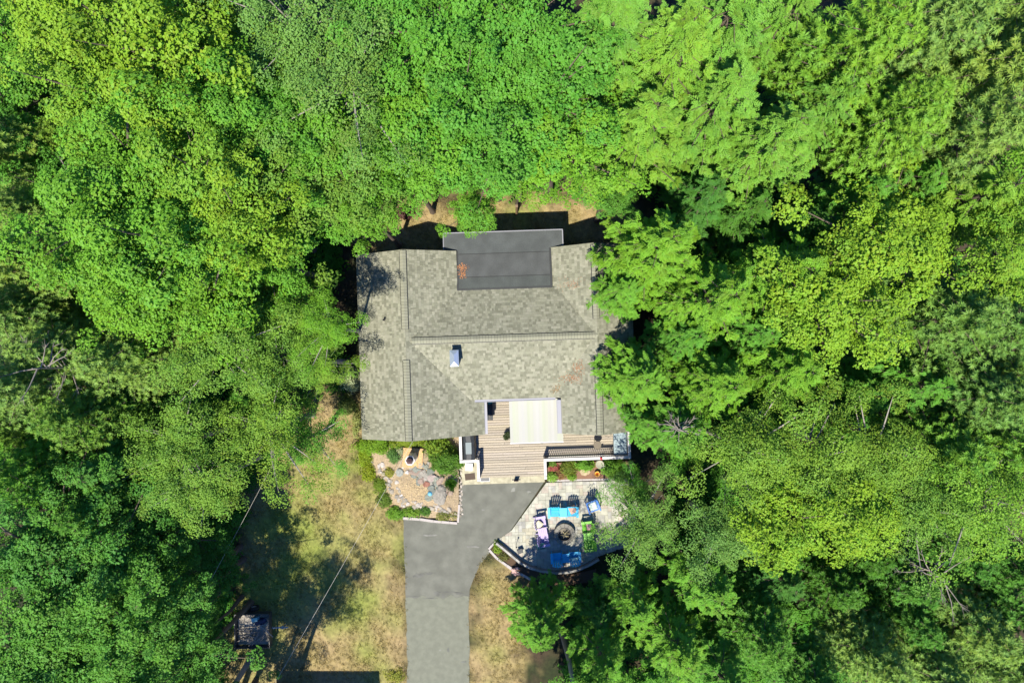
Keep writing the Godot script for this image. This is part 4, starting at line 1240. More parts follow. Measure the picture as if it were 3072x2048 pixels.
	sm.lathe(Vector3.ZERO, [Vector2(0.035, 0.05), Vector2(0.04, 0.18), Vector2(0.05, 0.19), Vector2(0.001, 0.23)], 12, Color(0.65, 0.04, 0.05))
	part("bottle", sm.done(), M["painted"], feeder)
	# corner bed of the patio
	var cb := MB.new()
	cb.prism(flat([[1472, 1646], [1488, 1628], [1510, 1644], [1535, 1665], [1560, 1686], [1600, 1704], [1650, 1718], [1720, 1722], [1790, 1705], [1780, 1745], [1640, 1760], [1590, 1733], [1545, 1710], [1520, 1692], [1490, 1670]]), -0.05, 0.06)
	var cbed := thing("corner_bed", "dark mulched wedge bed between patio wall and white edging", "flower bed")
	mat("dark_mulch", Color(0.12, 0.075, 0.045), 1.0, M["soil"].albedo_texture, 0.7, false, 1.5)
	part("mulch", cb.done(), M["dark_mulch"], cbed)
	shrub("bed_plant", "yellow-green sprig in the tip of the patio's corner bed", "plant", 1494, 1642, 0.17, 0.25, 0.2, Color(0.2, 0.32, 0.03), "shrub", 0.8, 0.05)
	shrub("bed_plant", "sparse dark sprig in the middle of the patio's corner bed", "plant", 1512, 1668, 0.2, 0.2, 0.14, Color(0.14, 0.16, 0.05), "shrub", 0.5, 0.05)
	var pink := thing("pink_stones", "cluster of pale pink stones at the white edging", "stones", at(1546, 1712))
	for k in 9:
		part("stone", rock(Vector3(rr(0.07, 0.14), 0.1, rr(0.06, 0.1)), Color(0.62, 0.40, 0.36) * rr(0.8, 1.15)), M["stone"], pink, Vector3(rr(-0.12, 0.2), 0.12 + rr(0, 0.12), rr(-0.2, 0.15)))
func lighthouse() -> void:
	var p := at(1237, 1375, 0.5)
	var base := thing("wooden_platform", "square plywood platform under the toy lighthouse", "platform", Vector3(p.x, 0.25, p.z), -0.06)
	for k in 4:
		var m := MB.new()
		m.box(Vector3(-0.4 + k * 0.268, 0.12, 0), Vector3(0.262, 0.03, 1.05))
		part("plank", m.done(), M["plywood"], base)
	for q in [[-0.45, -0.42], [0.42, -0.42], [-0.45, 0.42], [0.42, 0.42]]:
		var m := MB.new()
		m.box(Vector3(q[0], -0.1, q[1]), Vector3(0.08, 0.4, 0.08))
		part("leg", m.done(), M["plywood"], base)
	var l := thing("toy_lighthouse", "white six-sided wooden lawn lighthouse with black lantern top", "ornament", Vector3(p.x, 0.39, p.z - 0.05), 0.0)
	var hex := func(r: float, y: float) -> Array:
		var o := []
		for k in 6: o.append(Vector3(cos(TAU * k / 6) * r, y, sin(TAU * k / 6) * r))
		return o
	var make := func(rings: Array, c: Color) -> ArrayMesh:
		var m := MB.new()
		for i in rings.size() - 1:
			var a: Array = hex.call(rings[i][0], rings[i][1])
			var b: Array = hex.call(rings[i + 1][0], rings[i + 1][1])
			for k in 6:
				m.quad(a[k], b[k], b[(k + 1) % 6], a[(k + 1) % 6], c)
		return m.done()
	part("tower", make.call([[0.29, 0.0], [0.19, 1.0]], Color(0.6, 0.59, 0.61)), M["painted"], l)
	part("gallery", make.call([[0.19, 0.98], [0.27, 1.0], [0.27, 1.04], [0.22, 1.045]], Color(0.6, 0.6, 0.63)), M["painted"], l)
	part("gallery_floor", make.call([[0.22, 1.04], [0.12, 1.042]], Color(0.03, 0.035, 0.04)), M["painted"], l)
	part("lantern_room", make.call([[0.13, 1.04], [0.13, 1.22]], Color(0.3, 0.27, 0.24)), M["painted"], l)
	part("roof", make.call([[0.17, 1.21], [0.17, 1.23], [0.01, 1.38]], Color(0.1, 0.06, 0.06)), M["painted"], l)
	for k in 6:
		var a := TAU * k / 6
		var m := MB.new()
		m.box(Vector3(cos(a) * 0.25, 1.1, sin(a) * 0.25), Vector3(0.015, 0.14, 0.015), Basis(), Color(0.05, 0.05, 0.05))
		part("rail_post", m.done(), M["painted"], l)

func settee(label: String, u: float, w: float, turn: float, c: Color) -> Node3D:
	# double garden chair: two fan-backed seats with a small table between; its back stands towards -z
	var p := at(u, w, 0.4)
	var o := thing("garden_settee", label, "garden seat", Vector3(p.x, 0.036, p.z), turn, "painted double garden seats round the fire pit")
	o.scale = Vector3(0.98, 1, 0.76)
	var tone := func() -> Color: return c * rr(0.9, 1.08)
	var m: MB
	for cx in [-0.47, 0.47]:
		for k in 6:
			m = MB.new()
			m.box(Vector3(cx, 0.38 - 0.018 * (5 - k), -0.12 + k * 0.088), Vector3(0.5, 0.02, 0.08), Basis(Vector3.RIGHT, -0.18), tone.call())
			part("seat_slat", m.done(), M["painted"], o)
		for k in 5:
			var e := (k - 2) / 2.0
			m = MB.new()
			var tall := 0.74 - 0.13 * e * e
			var up := Vector3(e * 0.1, 1, -0.42).normalized()
			var x := Vector3(1, 0, 0)
			x = (x - up * x.dot(up)).normalized()
			m.box(Vector3(cx + e * 0.19, 0.26, -0.16) + up * tall * 0.5, Vector3(0.082, tall, 0.02), Basis(x, up, x.cross(up)), tone.call())
			part("back_slat", m.done(), M["painted"], o)
		for y in [0.45, 0.78]:
			m = MB.new()
			m.bar(Vector3(cx - 0.25, y, -0.16 - (y - 0.26) * 0.42 - 0.03), Vector3(cx + 0.25, y, -0.16 - (y - 0.26) * 0.42 - 0.03), 0.03, 0.06, tone.call())
			part("back_rail", m.done(), M["painted"], o)
	for k in 5:
		m = MB.new()
		m.box(Vector3(0, 0.56, -0.22 + k * 0.125), Vector3(0.4, 0.022, 0.115), Basis(), tone.call())
		part("table_slat", m.done(), M["painted"], o)
	for x in [-0.76, 0.76]:
		m = MB.new()
		m.box(Vector3(x, 0.565, 0.04), Vector3(0.13, 0.024, 0.72), Basis(), tone.call())
		part("armrest", m.done(), M["painted"], o)
	for x in [-0.74, -0.2, 0.2, 0.74]:
		m = MB.new()
		m.box(Vector3(x, 0.275, 0.32), Vector3(0.035, 0.55, 0.09), Basis(), c)
		part("leg", m.done(), M["painted"], o)
		m = MB.new()
		m.bar(Vector3(x * 0.96, 0.36, 0.32), Vector3(x * 0.96, 0.06, -0.48), 0.03, 0.12, c)
		part("rear_leg", m.done(), M["painted"], o)
		m = MB.new()
		m.box(Vector3(x * 0.985, 0.42, -0.22), Vector3(0.03, 0.28, 0.07), Basis(), c)
		part("arm_support", m.done(), M["painted"], o)
	return o
func cushion(called: String, label: String, u: float, w: float, h: float, size: Vector3, turn: float, tilt: float, c: Color, c2: Color) -> void:
	var p := at(u, w, h)
	var m := MB.new()
	var n := 6
	for side in [1.0, -1.0]:
		for i in n:
			for j in n:
				var q := []
				for d in [[0, 0], [1, 0], [1, 1], [0, 1]]:
					var x: float = (i + d[0]) / float(n) * 2 - 1
					var z: float = (j + d[1]) / float(n) * 2 - 1
					q.append(Vector3(x * size.x, side * size.y * sqrt(maxf(0.0, (1 - x * x) * (1 - z * z))), z * size.z))
				m.quad(q[0], q[3], q[2], q[1], c if (i + j) % 3 else c2)
	var o := solo(called, m.done(), M["cloth"], label, "cushion", p)
	o.basis = Basis(Vector3.UP, turn) * Basis(Vector3.RIGHT, tilt)
func build_patio_things() -> void:
	settee("sky blue double garden seat facing the fire pit from the house side", 1689, 1533, 0.02, Color(0.03, 0.42, 0.66))
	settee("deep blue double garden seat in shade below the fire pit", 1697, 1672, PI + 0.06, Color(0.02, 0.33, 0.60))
	settee("lavender double garden seat left of the fire pit", 1626, 1592, PI / 2 + 0.17, Color(0.31, 0.25, 0.48))
	settee("lime green double garden seat right of the fire pit", 1765, 1607, -PI / 2 + 0.11, Color(0.13, 0.40, 0.03))
	cushion("round_cushion", "multicoloured round cushion on the sky blue garden seat", 1719, 1528, 0.5, Vector3(0.2, 0.08, 0.2), 0.5, -0.5, Color(0.65, 0.42, 0.25), Color(0.7, 0.3, 0.35))
	cushion("cream_cushion", "cream cushion on the lavender garden seat", 1616, 1575, 0.55, Vector3(0.21, 0.06, 0.2), 0.9, 0.35, Color(0.66, 0.62, 0.45), Color(0.62, 0.58, 0.42))
	cushion("teal_cushion", "dark teal cushion at the shaded end of the lavender seat", 1622, 1639, 0.55, Vector3(0.2, 0.07, 0.2), 0.2, 0.4, Color(0.05, 0.18, 0.17), Color(0.06, 0.2, 0.19))
	cushion("pink_cushion", "dusty pink cushion on the lime green garden seat", 1769, 1580, 0.5, Vector3(0.16, 0.06, 0.18), 0.1, 0.2, Color(0.42, 0.24, 0.27), Color(0.45, 0.26, 0.29))
	cushion("pale_cushion", "pale aqua striped cushion on the deep blue garden seat", 1724, 1681, 0.5, Vector3(0.19, 0.06, 0.17), 0.05, 0.3, Color(0.3, 0.55, 0.55), Color(0.4, 0.62, 0.6))
	# single plastic chair
	var p := at(1779, 1517, 0.4)
	var o := thing("garden_chair", "blue plastic garden chair with a white patterned pad under the tree", "chair", Vector3(p.x, 0.036, p.z), 0.35)
	var c := Color(0.05, 0.17, 0.5)
	var m := MB.new()
	m.box(Vector3(0, 0.38, 0.05), Vector3(0.5, 0.025, 0.48), Basis(Vector3.RIGHT, -0.12), c)
	part("seat", m.done(), M["painted"], o)
	for k in 5:
		var e := (k - 2) / 2.0
		m = MB.new()
		var tall := 0.62 - 0.1 * e * e
		var up := Vector3(e * 0.08, 1, -0.4).normalized()
		var x := (Vector3(1, 0, 0) - up * up.x).normalized()
		m.box(Vector3(e * 0.19, 0.34, -0.16) + up * tall * 0.5, Vector3(0.085, tall, 0.02), Basis(x, up, x.cross(up)), c * rr(0.9, 1.1))
		part("back_slat", m.done(), M["painted"], o)
	for x in [-0.3, 0.3]:
		m = MB.new()
		m.tube([Vector3(x, 0.58, 0.32), Vector3(x, 0.6, 0.0), Vector3(x * 0.95, 0.62, -0.26), Vector3(x * 0.6, 0.7, -0.36)], [0.04, 0.045, 0.04, 0.03], 8, c)
		part("armrest", m.done(), M["painted"], o)
		for z in [0.28, -0.26]:
			m = MB.new()
			m.bar(Vector3(x, 0.58, z), Vector3(x * 1.05, 0.0, z * 1.1), 0.05, 0.06, c)
			part("leg", m.done(), M["painted"], o)
	cushion("seat_pad", "white and pale green patterned pad on the blue plastic chair", 1779, 1519, 0.5, Vector3(0.2, 0.05, 0.2), 0.35, 0.1, Color(0.6, 0.66, 0.62), Color(0.38, 0.55, 0.45))
	# fire pit
	p = at(1693, 1600, 0.15)
	o = thing("fire_pit", "round stone fire pit with a metal ring and ash", "fire pit", Vector3(p.x, 0.036, p.z))
	for row in 2:
		var n := 14
		for k in n:
			var a0 := TAU * (k + row * 0.5) / n + 0.012
			var a1 := TAU * (k + 1 + row * 0.5) / n - 0.012
			var poly := PackedVector2Array()
			var ro := 0.56 + rr(-0.012, 0.012)
			for s in 4: poly.append(Vector2.from_angle(lerpf(a0, a1, s / 3.0)) * ro)
			for s in 4: poly.append(Vector2.from_angle(lerpf(a1, a0, s / 3.0)) * 0.36)
			m = MB.new()
			var t := rr(0.75, 1.15)
			m.prism(poly, row * 0.152, row * 0.152 + 0.148, Color(0.23 * t, 0.22 * t, 0.19 * t))
			part("stone", m.done(), M["paver"], o)
	m = MB.new()
	m.lathe(Vector3.ZERO, [Vector2(0.35, 0.02), Vector2(0.35, 0.33), Vector2(0.325, 0.33), Vector2(0.325, 0.02)], 28)
	part("ring", m.done(), M["dark_metal"], o)
	m = MB.new()
	m.lathe(Vector3.ZERO, [Vector2(0.33, 0.05), Vector2(0.2, 0.08), Vector2(0.001, 0.1)], 20, Color(0.23, 0.21, 0.16))
	part("ash", m.done(), M["stone"], o)
	for k in 7:
		var a := rr(0, TAU)
		m = MB.new()
		var mid := Vector3(rr(-0.08, 0.08), 0.12 + k * 0.015, rr(-0.08, 0.1))
		m.tube([mid - Vector3(cos(a), 0.1, sin(a)) * 0.17, mid + Vector3(cos(a), 0.1, sin(a)) * 0.17], [0.026, 0.02], 6, Color(0.42, 0.37, 0.2) * rr(0.5, 1.2))
		part("log", m.done(), M["stone"], o)
	# torch and a small folded stand at the patio's left corner
	p = at(1549, 1630, 0.0)
	o = thing("garden_torch", "thin dark garden torch standing on the patio's lower corner", "torch", Vector3(p.x, 0.03, p.z))
	m = MB.new()
	m.tube([Vector3(0, 0, 0), Vector3(0.0, 0.55, 0.0)], [0.012, 0.012], 6)
	part("pole", m.done(), M["dark_metal"], o)
	m = MB.new()
	m.lathe(Vector3(0, 0.55, 0), [Vector2(0.02, 0), Vector2(0.045, 0.12), Vector2(0.02, 0.15), Vector2(0.001, 0.16)], 10)
	part("head", m.done(), M["dark_metal"], o)
	p = at(1560, 1651, 0.1)
	o = thing("folding_stand", "small black folding stool at the lower left of the patio", "stool", Vector3(p.x, 0.036, p.z), 0.4)
	m = MB.new()
	for s in [-1.0, 1.0]:
		m.bar(Vector3(s * 0.13, 0.0, -0.12), Vector3(s * 0.13, 0.24, 0.12), 0.025, 0.025)
		m.bar(Vector3(s * 0.11, 0.0, 0.12), Vector3(s * 0.11, 0.24, -0.12), 0.025, 0.025)
	part("frame", m.done(), M["dark_metal"], o)
	m = MB.new()
	m.box(Vector3(0, 0.245, 0), Vector3(0.28, 0.015, 0.22))
	part("seat", m.done(), M["cover_black"], o)
func build_deck_things() -> void:
	# grill under its cover
	var m := MB.new()
	var o := thing("grill", "gas grill under a black cover inside the railing corner", "grill", house(-2.4, 0.345, 5.4), TURN)
	var prof := [[-0.36, 0.0], [-0.34, 0.75], [-0.28, 0.95], [-0.14, 1.06], [0.1, 1.06], [0.26, 0.95], [0.32, 0.72], [0.34, 0.0]]
	for i in prof.size() - 1:
		var n := 8
		for k in n:
			var f := func(q: Array, t: float) -> Vector3:
				return Vector3(q[0] + noise.get_noise_2d(q[1] * 90.0, t * 260.0) * 0.05, q[1], -0.62 + 1.24 * t)
			m.quad(f.call(prof[i], float(k + 1) / n), f.call(prof[i + 1], float(k + 1) / n), f.call(prof[i + 1], float(k) / n), f.call(prof[i], float(k) / n))
	for z in [-0.62, 0.62]:
		for i in range(1, prof.size() - 1):
			m.tri(Vector3(prof[0][0], prof[0][1], z), Vector3(prof[i][0], prof[i][1], z), Vector3(prof[i + 1][0], prof[i + 1][1], z))
	part("cover", m.done(), M["cover_black"], o)
	m = MB.new()
	m.box(Vector3(-0.02, 1.075, 0.02), Vector3(0.3, 0.02, 0.6), Basis(), Color(0.12, 0.16, 0.17))
	part("lid_panel", m.done(), M["painted"], o)
	# long black bench by the wall with a teal towel
	o = thing("deck_bench", "dark slatted bench against the deck's left wall", "bench", house(-1.5, 0.345, 3.5), TURN)
	for k in 3:
		m = MB.new()
		m.box(Vector3(-0.05 + k * 0.17, 0.46, 0), Vector3(0.16, 0.03, 1.15))
		part("seat_slat", m.done(), M["cover_black"], o)
	for q in [[-0.08, -0.5], [0.3, -0.5], [-0.08, 0.5], [0.3, 0.5]]:
		m = MB.new()
		m.box(Vector3(q[0], 0.22, q[1]), Vector3(0.05, 0.44, 0.05))
		part("leg", m.done(), M["cover_black"], o)
	m = MB.new()
	m.box(Vector3(0, 0, 0), Vector3(0.22, 0.02, 0.3), Basis(Vector3.UP, 0.3), Color(0.07, 0.33, 0.33))
	var towel := solo("towel", m.done(), M["cloth"], "teal towel folded on the dark deck bench", "towel", house(-1.28, 0.832, 3.08))
	towel.rotation.y = TURN
	# potted plant half under the awning
	for q in [["potted_plant", "dark leafy plant in a pot by the awning's left corner", -0.42, 4.95, 0.16], ["small_planter", "tiny dark pot at the awning's front edge", 1.42, 5.28, 0.06]]:
		o = thing(q[0], q[1], "plant", house(q[2], 0.345, q[3]), TURN)
		m = MB.new()
		var r: float = q[4]
		m.lathe(Vector3.ZERO, [Vector2(r * 0.6, 0.0), Vector2(r * 0.9, r * 1.6), Vector2(r, r * 1.65), Vector2(r * 0.8, r * 1.5), Vector2(0.001, r * 1.4)], 14, Color(0.06, 0.05, 0.045))
		part("pot", m.done(), M["painted"], o)
		var where := []
		for k in int(10 + r * 120):
			var a := rr(0, TAU)
			where.append(Transform3D(Basis(Vector3.UP, a).scaled(Vector3.ONE * rr(0.5, 0.9)), Vector3(cos(a) * r * 0.7, r * 1.7 + rr(0, r), sin(a) * r * 0.7)))
		leafy("%s_leaf" % o.name, Color(0.04, 0.06, 0.02), 0.5)
		part("foliage", gathered("shrub", where), M["%s_leaf" % o.name], o)
	# round table, stool and glass-topped table at the shaded end
	o = thing("bistro_table", "small round brown table on the right end of the deck", "table", house(4.28, 0.345, 5.55), TURN)
	m = MB.new()
	m.lathe(Vector3.ZERO, [Vector2(0.001, 0.62), Vector2(0.2, 0.62), Vector2(0.21, 0.6), Vector2(0.2, 0.58), Vector2(0.001, 0.58)], 18, Color(0.10, 0.08, 0.05))
	part("table_top", m.done(), M["painted"], o)
	for k in 3:
		var a := TAU * k / 3
		m = MB.new()
		m.tube([Vector3(cos(a) * 0.2, 0, sin(a) * 0.2), Vector3(cos(a) * 0.06, 0.58, sin(a) * 0.06)], [0.014, 0.014], 6, Color(0.08, 0.06, 0.04))
		part("leg", m.done(), M["painted"], o)
	o = thing("bird_figure", "small dark ball-shaped lantern on the deck above the round table", "lantern", house(4.33, 0.345, 5.05), TURN)
	m = MB.new()
	m.lathe(Vector3.ZERO, [Vector2(0.05, 0), Vector2(0.075, 0.08), Vector2(0.06, 0.15), Vector2(0.02, 0.18), Vector2(0.001, 0.19)], 14, Color(0.08, 0.06, 0.04))
	part("body", m.done(), M["painted"], o)
	o = thing("glass_table", "long glass-topped grey table at the right end of the deck", "table", house(5.45, 0.345, 5.4), TURN)
	m = MB.new()
	m.box(Vector3(0, 0.7, 0), Vector3(0.66, 0.02, 1.3), Basis(), Color(0.22, 0.30, 0.33))
	part("table_top", m.done(), M["painted"], o)
	for q in [[-0.34, 0, 0.03, 1.36], [0.34, 0, 0.03, 1.36], [0, -0.66, 0.64, 0.03], [0, 0.66, 0.64, 0.03]]:
		m = MB.new()
		m.box(Vector3(q[0], 0.7, q[1]), Vector3(q[2], 0.05, q[3]), Basis(), Color(0.09, 0.11, 0.12))
		part("edge", m.done(), M["painted"], o)
	for q in [[-0.3, -0.6], [0.3, -0.6], [-0.3, 0.6], [0.3, 0.6]]:
		m = MB.new()
		m.box(Vector3(q[0], 0.345, q[1]), Vector3(0.04, 0.69, 0.04), Basis(), Color(0.09, 0.11, 0.12))
		part("leg", m.done(), M["painted"], o)
	# upright sign on the landing, grate, box and mat
	o = thing("welcome_board", "narrow dark upright board standing on the landing", "board", house(-0.02, 0.15, 7.38), TURN)
	m = MB.new()
	m.box(Vector3(0, 0.3, 0), Vector3(0.24, 0.58, 0.03), Basis(Vector3.RIGHT, -0.12), Color(0.07, 0.05, 0.045))
	part("board", m.done(), M["painted"], o)
	m = MB.new()
	m.box(Vector3(0, 0.015, 0.0), Vector3(0.44, 0.03, 0.05), Basis(), Color(0.05, 0.04, 0.04))
	part("foot", m.done(), M["painted"], o)
	o = thing("drain_grate", "grey barred drain grate set in the landing by the driveway", "grate", house(-1.68, 0.152, 7.29), TURN)
	m = MB.new()
	for q in [[0, -0.115, 0.5, 0.03], [0, 0.115, 0.5, 0.03], [-0.24, 0, 0.03, 0.2], [0.24, 0, 0.03, 0.2]]:
		m.box(Vector3(q[0], 0.012, q[1]), Vector3(q[2], 0.024, q[3]), Basis(), Color(0.45, 0.46, 0.47))
	part("frame", m.done(), M["painted"], o)
	m = MB.new()
	m.box(Vector3(0, 0.003, 0), Vector3(0.46, 0.004, 0.2), Basis(), Color(0.03, 0.03, 0.035))
	part("pit", m.done(), M["painted"], o)
	for k in 11:
		m = MB.new()
		m.box(Vector3(-0.2 + k * 0.04, 0.012, 0), Vector3(0.014, 0.012, 0.2), Basis(), Color(0.16, 0.18, 0.19))
		part("bar", m.done(), M["painted"], o)
	o = thing("storage_box", "white lidded box on the concrete pad beside the grill railing", "box", house(-2.5, 0.152, 6.56), TURN - 0.05)
	m = MB.new()
	m.box(Vector3(0, 0.15, 0), Vector3(0.34, 0.3, 0.34), Basis(), Color(0.6, 0.6, 0.64))
	part("body", m.done(), M["painted"], o)
	m = MB.new()
	m.box(Vector3(0, 0.315, 0), Vector3(0.38, 0.03, 0.38), Basis(), Color(0.62, 0.67, 0.7))
	part("lid", m.done(), M["painted"], o)
	m = MB.new()
	m.box(Vector3(0, 0.008, 0), Vector3(0.54, 0.014, 0.34), Basis(), Color(0.085, 0.06, 0.045))
	var rug := solo("door_mat", m.done(), M["cloth"], "brown door mat on the concrete pad by the driveway", "mat", house(-2.48, 0.152, 7.13))
	rug.rotation.y = TURN + 0.08

func build_trailer() -> void:
	var p := at(763, 1885, 0.5)
	var o := thing("utility_trailer", "small open utility trailer loaded with brush under the trees", "trailer", Vector3(p.x, 0, p.z), 0.02)
	var m := MB.new()
	for k in 7:
		m = MB.new()
		m.box(Vector3(0, 0.5, -0.72 + k * 0.24), Vector3(1.72, 0.03, 0.23), Basis(), Color(0.42, 0.38, 0.31) * rr(0.8, 1.2))
		part("floor_plank", m.done(), M["board"], o)
	for q in [[0, -0.88, 1.8, 0.04], [0, 0.88, 1.8, 0.04], [-0.9, 0, 0.04, 1.72], [0.9, 0, 0.04, 1.72]]:
		m = MB.new()
		m.box(Vector3(q[0], 0.68, q[1]), Vector3(q[2], 0.4, q[3]), Basis(), Color(0.045, 0.05, 0.05))
		part("side_panel", m.done(), M["painted"], o)
	m = MB.new()
	m.bar(Vector3(0.9, 0.45, 0), Vector3(1.75, 0.42, 0), 0.07, 0.07, Color(0.35, 0.36, 0.36))
	part("tongue", m.done(), M["painted"], o)
	m = MB.new()
	m.box(Vector3(1.5, 0.3, 0.0), Vector3(0.05, 0.6, 0.05), Basis(), Color(0.3, 0.32, 0.33))
	m.box(Vector3(1.5, 0.58, -0.06), Vector3(0.1, 0.03, 0.16), Basis(), Color(0.3, 0.32, 0.33))
	part("jack", m.done(), M["painted"], o)
	for z in [-1.0, 1.0]:
		m = MB.new()
		var tyre := MB.new()
		tyre.lathe(Vector3.ZERO, [Vector2(0.14, -0.08), Vector2(0.27, -0.08), Vector2(0.29, 0), Vector2(0.27, 0.08), Vector2(0.14, 0.08)], 18)
		var wheel := part("wheel", tyre.done(), M["rubber"], o, Vector3(-0.1, 0.29, z), Basis(Vector3.RIGHT, PI / 2))
		m.lathe(Vector3.ZERO, [Vector2(0.001, 0.05), Vector2(0.14, 0.06), Vector2(0.14, -0.06), Vector2(0.001, -0.05)], 14, Color(0.4, 0.4, 0.42))
		part("rim", m.done(), M["painted"], wheel)
	m = MB.new()
	m.bar(Vector3(-0.1, 0.29, -0.92), Vector3(-0.1, 0.29, 0.92), 0.05, 0.05, Color(0.1, 0.1, 0.1))
	m.box(Vector3(-0.1, 0.39, -0.7), Vector3(0.06, 0.2, 0.05), Basis(), Color(0.1, 0.1, 0.1))
	m.box(Vector3(-0.1, 0.39, 0.7), Vector3(0.06, 0.2, 0.05), Basis(), Color(0.1, 0.1, 0.1))
	part("axle", m.done(), M["painted"], o)
	# load: brush, a pale blue box and a dark bag
	var load_ := thing("brush_pile", "cut branches heaped in the open trailer", "branches", Vector3(p.x, 0.52, p.z))
	for k in 46:
		m = MB.new()
		var a := rr(-0.35, 0.35) if k < 28 else rr(0.5, 1.1)
		var q := Vector3(rr(-0.6, 0.25), rr(0.06, 0.32), rr(-0.1, 0.6)) if k < 28 else Vector3(rr(0.1, 0.4), rr(0.2, 0.4), rr(0.3, 0.6))
		var d := Vector3(cos(a), rr(-0.05, 0.1), -sin(a))
		var ln := rr(0.25, 0.5)
		m.tube([q - d * ln * 0.7, q + Vector3(0, 0.03, 0), q + d * ln], [0.018, 0.015, 0.008], 5)
		part("branch", m.done(), M["pale_bark"], load_)
	m = MB.new()
	m.tube([Vector3(0.35, 0.32, -0.35), Vector3(0.75, 0.36, -0.05), Vector3(1.1, 0.33, 0.3)], [0.03, 0.028, 0.022], 6)
	part("branch", m.done(), M["pale_bark"], load_)
	var bx := thing("plastic_tub", "pale aqua plastic tub on the trailer", "tub", Vector3(p.x + 0.15, 0.52, p.z - 0.62), 0.2)
	m = MB.new()
	m.box(Vector3(0, 0.2, 0), Vector3(0.28, 0.4, 0.16), Basis(), Color(0.2, 0.42, 0.42))
	part("body", m.done(), M["painted"], bx)
	m = MB.new()
	m.box(Vector3(0, 0.41, 0), Vector3(0.31, 0.025, 0.19), Basis(), Color(0.25, 0.5, 0.5))
	part("lid", m.done(), M["painted"], bx)
	var bag := solo("dark_bag", rock(Vector3(0.34, 0.22, 0.18), Color(0.03, 0.03, 0.07)), M["painted"], "dark blue bag beside the aqua tub on the trailer", "bag", Vector3(p.x + 0.4, 0.63, p.z - 0.42))
	bag.rotation.y = 0.3
func wire(label: String, pts: Array, sag: float) -> void:
	var m := MB.new()
	for i in pts.size() - 1:
		var a: Vector3 = pts[i]
		var b: Vector3 = pts[i + 1]
		var line := []
		var r := []
		for k in 13:
			var f := k / 12.0
			line.append(a.lerp(b, f) - Vector3(0, sag * 4.0 * f * (1 - f), 0))
			r.append(0.007)
		m.tube(line, r, 5)
	solo("overhead_wire", m.done(), M["wire"], label, "wire")
func dead_tree(label: String, u: float, w: float, top: float, spread: float) -> void:
	var p := at(u, w, top)
	var o := thing("dead_tree", label, "tree", Vector3(p.x, 0, p.z))
	var m := MB.new()
	m.tube([Vector3.ZERO, Vector3(0.1, top * 0.5, 0.1), Vector3(0, top, 0)], [0.13, 0.08, 0.02], 6)
	part("trunk", m.done(), M["deadwood"], o)
	m = MB.new()
	for k in 22:
		var a := rr(0, TAU)
		var y := top * rr(0.6, 0.98)
		var d := Vector3(cos(a), rr(0.1, 0.7), sin(a)).normalized()
		var e := Vector3(0, y, 0) + d * spread * rr(0.5, 1.0)
		var mid := Vector3(0, y, 0).lerp(e, 0.5) + Vector3(rr(-0.1, 0.1), rr(-0.1, 0.1), rr(-0.1, 0.1))
		m.tube([Vector3(0, y, 0), mid, e], [0.035, 0.022, 0.007], 4)
		for j in 4:
			var s := rr(0.4, 0.9)
			var b := a + rr(-0.9, 0.9)
			var q := mid.lerp(e, s)
			m.tube([q, q + Vector3(cos(b), rr(-0.1, 0.5), sin(b)) * rr(0.25, 0.55) * spread * 0.5], [0.014, 0.004], 3)
	part("branches", m.done(), M["deadwood"], o)
func build_outside() -> void:
	var pb := at(1549, 642)
	var post := thing("wooden_post", "brown wooden post standing on the bare strip behind the house", "post", pb)
	var pm := MB.new()
	pm.box(Vector3(0, 1.05, 0), Vector3(0.1, 2.2, 0.1), Basis(), Color(0.2, 0.13, 0.07))
	part("shaft", pm.done(), M["board"], post)
	pm = MB.new()
	pm.box(Vector3(0, 2.17, 0), Vector3(0.13, 0.04, 0.13), Basis(), Color(0.2, 0.14, 0.09))
	part("cap", pm.done(), M["board"], post)
	# the garage south of the frame whose shade falls on the foot of the lawn
	var a := at(830, 2012)
	var b := at(1137, 2012)
	var h := 2.9
	var o := thing("garage", "garage just below the bottom edge whose shade crosses the lawn", "garage", Vector3((a.x + b.x) * 0.5 - 0.177 * h, 0, a.z + 0.505 * h))
	var wd := b.x - a.x
	var m := MB.new()
	m.box(Vector3(0, 1.25, 2.7), Vector3(wd - 0.5, 2.5, 4.8))
	part("wall", m.done(), M["siding"], o)
	m = MB.new()
	for s in [0.0, 1.0]:
		var z0: float = 5.4 * s
		m.quad(Vector3(-wd / 2, h, z0), Vector3(wd / 2, h, z0), Vector3(wd / 2, h + 0.9, 2.7), Vector3(-wd / 2, h + 0.9, 2.7), Color(0.25, 0.25, 0.2))
	m.quad(Vector3(-wd / 2, h - 0.15, 0), Vector3(wd / 2, h - 0.15, 0), Vector3(wd / 2, h - 0.15, 5.4), Vector3(-wd / 2, h - 0.15, 5.4), Color(0.4, 0.4, 0.4))
	for x in [-wd / 2, wd / 2]:
		m.tri(Vector3(x, h - 0.15, 0), Vector3(x, h - 0.15, 5.4), Vector3(x, h + 0.9, 2.7), Color(0.4, 0.4, 0.4))
	part("roof", m.done(), M["shingle"], o)
	m = MB.new()
	m.box(Vector3(0, 1.05, 5.12), Vector3(2.4, 2.1, 0.06))
	part("door", m.done(), M["trim_white"], o)

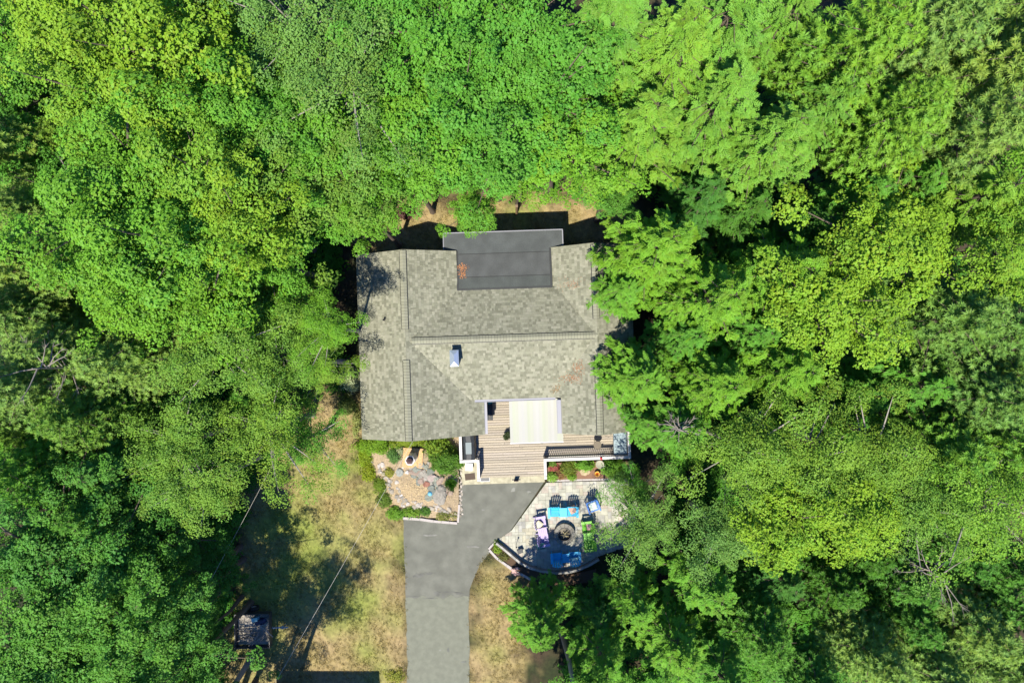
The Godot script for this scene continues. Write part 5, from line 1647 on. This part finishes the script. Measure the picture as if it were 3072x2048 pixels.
func _ready() -> void:
	rng.seed = 20240712
	noise.seed = 5
	noise.frequency = 0.02
	noise.fractal_octaves = 3
	var cam := Camera3D.new()
	cam.name = "camera"
	cam.position = Vector3(0, CAM_H, 0)
	cam.rotation = Vector3(-PI / 2, 0, 0)
	cam.fov = rad_to_deg(2.0 * atan(1024.0 / LENS))
	cam.far = 1500.0
	add_child(cam)
	cam.current = true
	var env := Environment.new()
	env.background_mode = Environment.BG_SKY
	var sky := Sky.new()
	var ps := ProceduralSkyMaterial.new()
	ps.sky_top_color = Color(0.24, 0.42, 0.72)
	ps.sky_horizon_color = Color(0.66, 0.76, 0.88)
	ps.ground_bottom_color = Color(0.1, 0.12, 0.07)
	ps.ground_horizon_color = Color(0.4, 0.45, 0.4)
	sky.sky_material = ps
	env.sky = sky
	env.background_energy_multiplier = 0.85
	env.tonemap_mode = Environment.TONE_MAPPER_LINEAR
	env.tonemap_exposure = 1.85
	env.sdfgi_enabled = true
	env.ssao_enabled = true
	env.ssil_enabled = true
	var we := WorldEnvironment.new()
	we.name = "environment"
	we.environment = env
	add_child(we)
	var sun := DirectionalLight3D.new()
	sun.name = "sun"
	sun.light_color = Color(1.0, 0.965, 0.9)
	sun.light_energy = 1.55
	sun.light_angular_distance = 0.53
	sun.shadow_enabled = true
	add_child(sun)
	sun.look_at_from_position(Vector3.ZERO, Vector3(0.177, -1.0, -0.505), Vector3.UP)
	make_materials()
	make_clumps()
	make_forms()
	build_ground()
	build_hardscape()
	build_house()
	build_deck()
	build_garden()
	build_patio_things()
	build_deck_things()
	build_trailer()
	build_outside()
	forest()
	litter("fallen_leaves", "first rusty drift of leaves on the flat black roof", Vector3(-2.33, 0, -3.72), Vector2(0.22, 0.2), 90, Color(0.45, 0.2, 0.08), h_flat)
	litter("fallen_leaves", "second rusty drift of leaves on the flat black roof", Vector3(-2.33, 0, -3.38), Vector2(0.22, 0.2), 80, Color(0.45, 0.2, 0.08), h_flat)
	litter("fallen_needles", "rusty needles in the roof valley above the awning", Vector3(2.15, 0, 2.45), Vector2(0.3, 0.3), 90, Color(0.33, 0.2, 0.09), h_cs)
	litter("fallen_needles", "rusty needles half way up the front right valley", Vector3(2.85, 0, 1.9), Vector2(0.5, 0.25), 130, Color(0.36, 0.17, 0.08), func(x, z): return maxf(h_cs(x, z), h_ew(x, z)))
	litter("fallen_needles", "rusty needles near the top of the front right valley", Vector3(3.2, 0, 1.35), Vector2(0.35, 0.3), 110, Color(0.36, 0.17, 0.08), func(x, z): return maxf(h_cs(x, z), h_ew(x, z)))
	litter("fallen_needles", "sparse rusty needles by the rear right ridge", Vector3(2.9, 0, -2.7), Vector2(0.6, 0.3), 90, Color(0.36, 0.2, 0.12), h_ew)
	wire("service wire running from the house over the lawn to the bottom edge", [house(-5.0, 3.3, 4.7), at(800, 2090, 5.5)], 0.5)
	wire("wire running through the trees left of the lawn", [at(935, 1160, 4.0), at(620, 1760, 4.6)], 0.3)
	dead_tree("bare grey dead tree among the pines at the lower right", 2850, 1745, 9.0, 1.7)
	dead_tree("bare forked dead treetop right of the deck", 2065, 1300, 9.2, 0.9)
	dead_tree("bare leaning dead tree at the left edge among pale pines", 95, 1105, 11.0, 1.6)
	dead_tree("bare branching dead tree in the upper left gap", 200, 545, 9.0, 1.5)
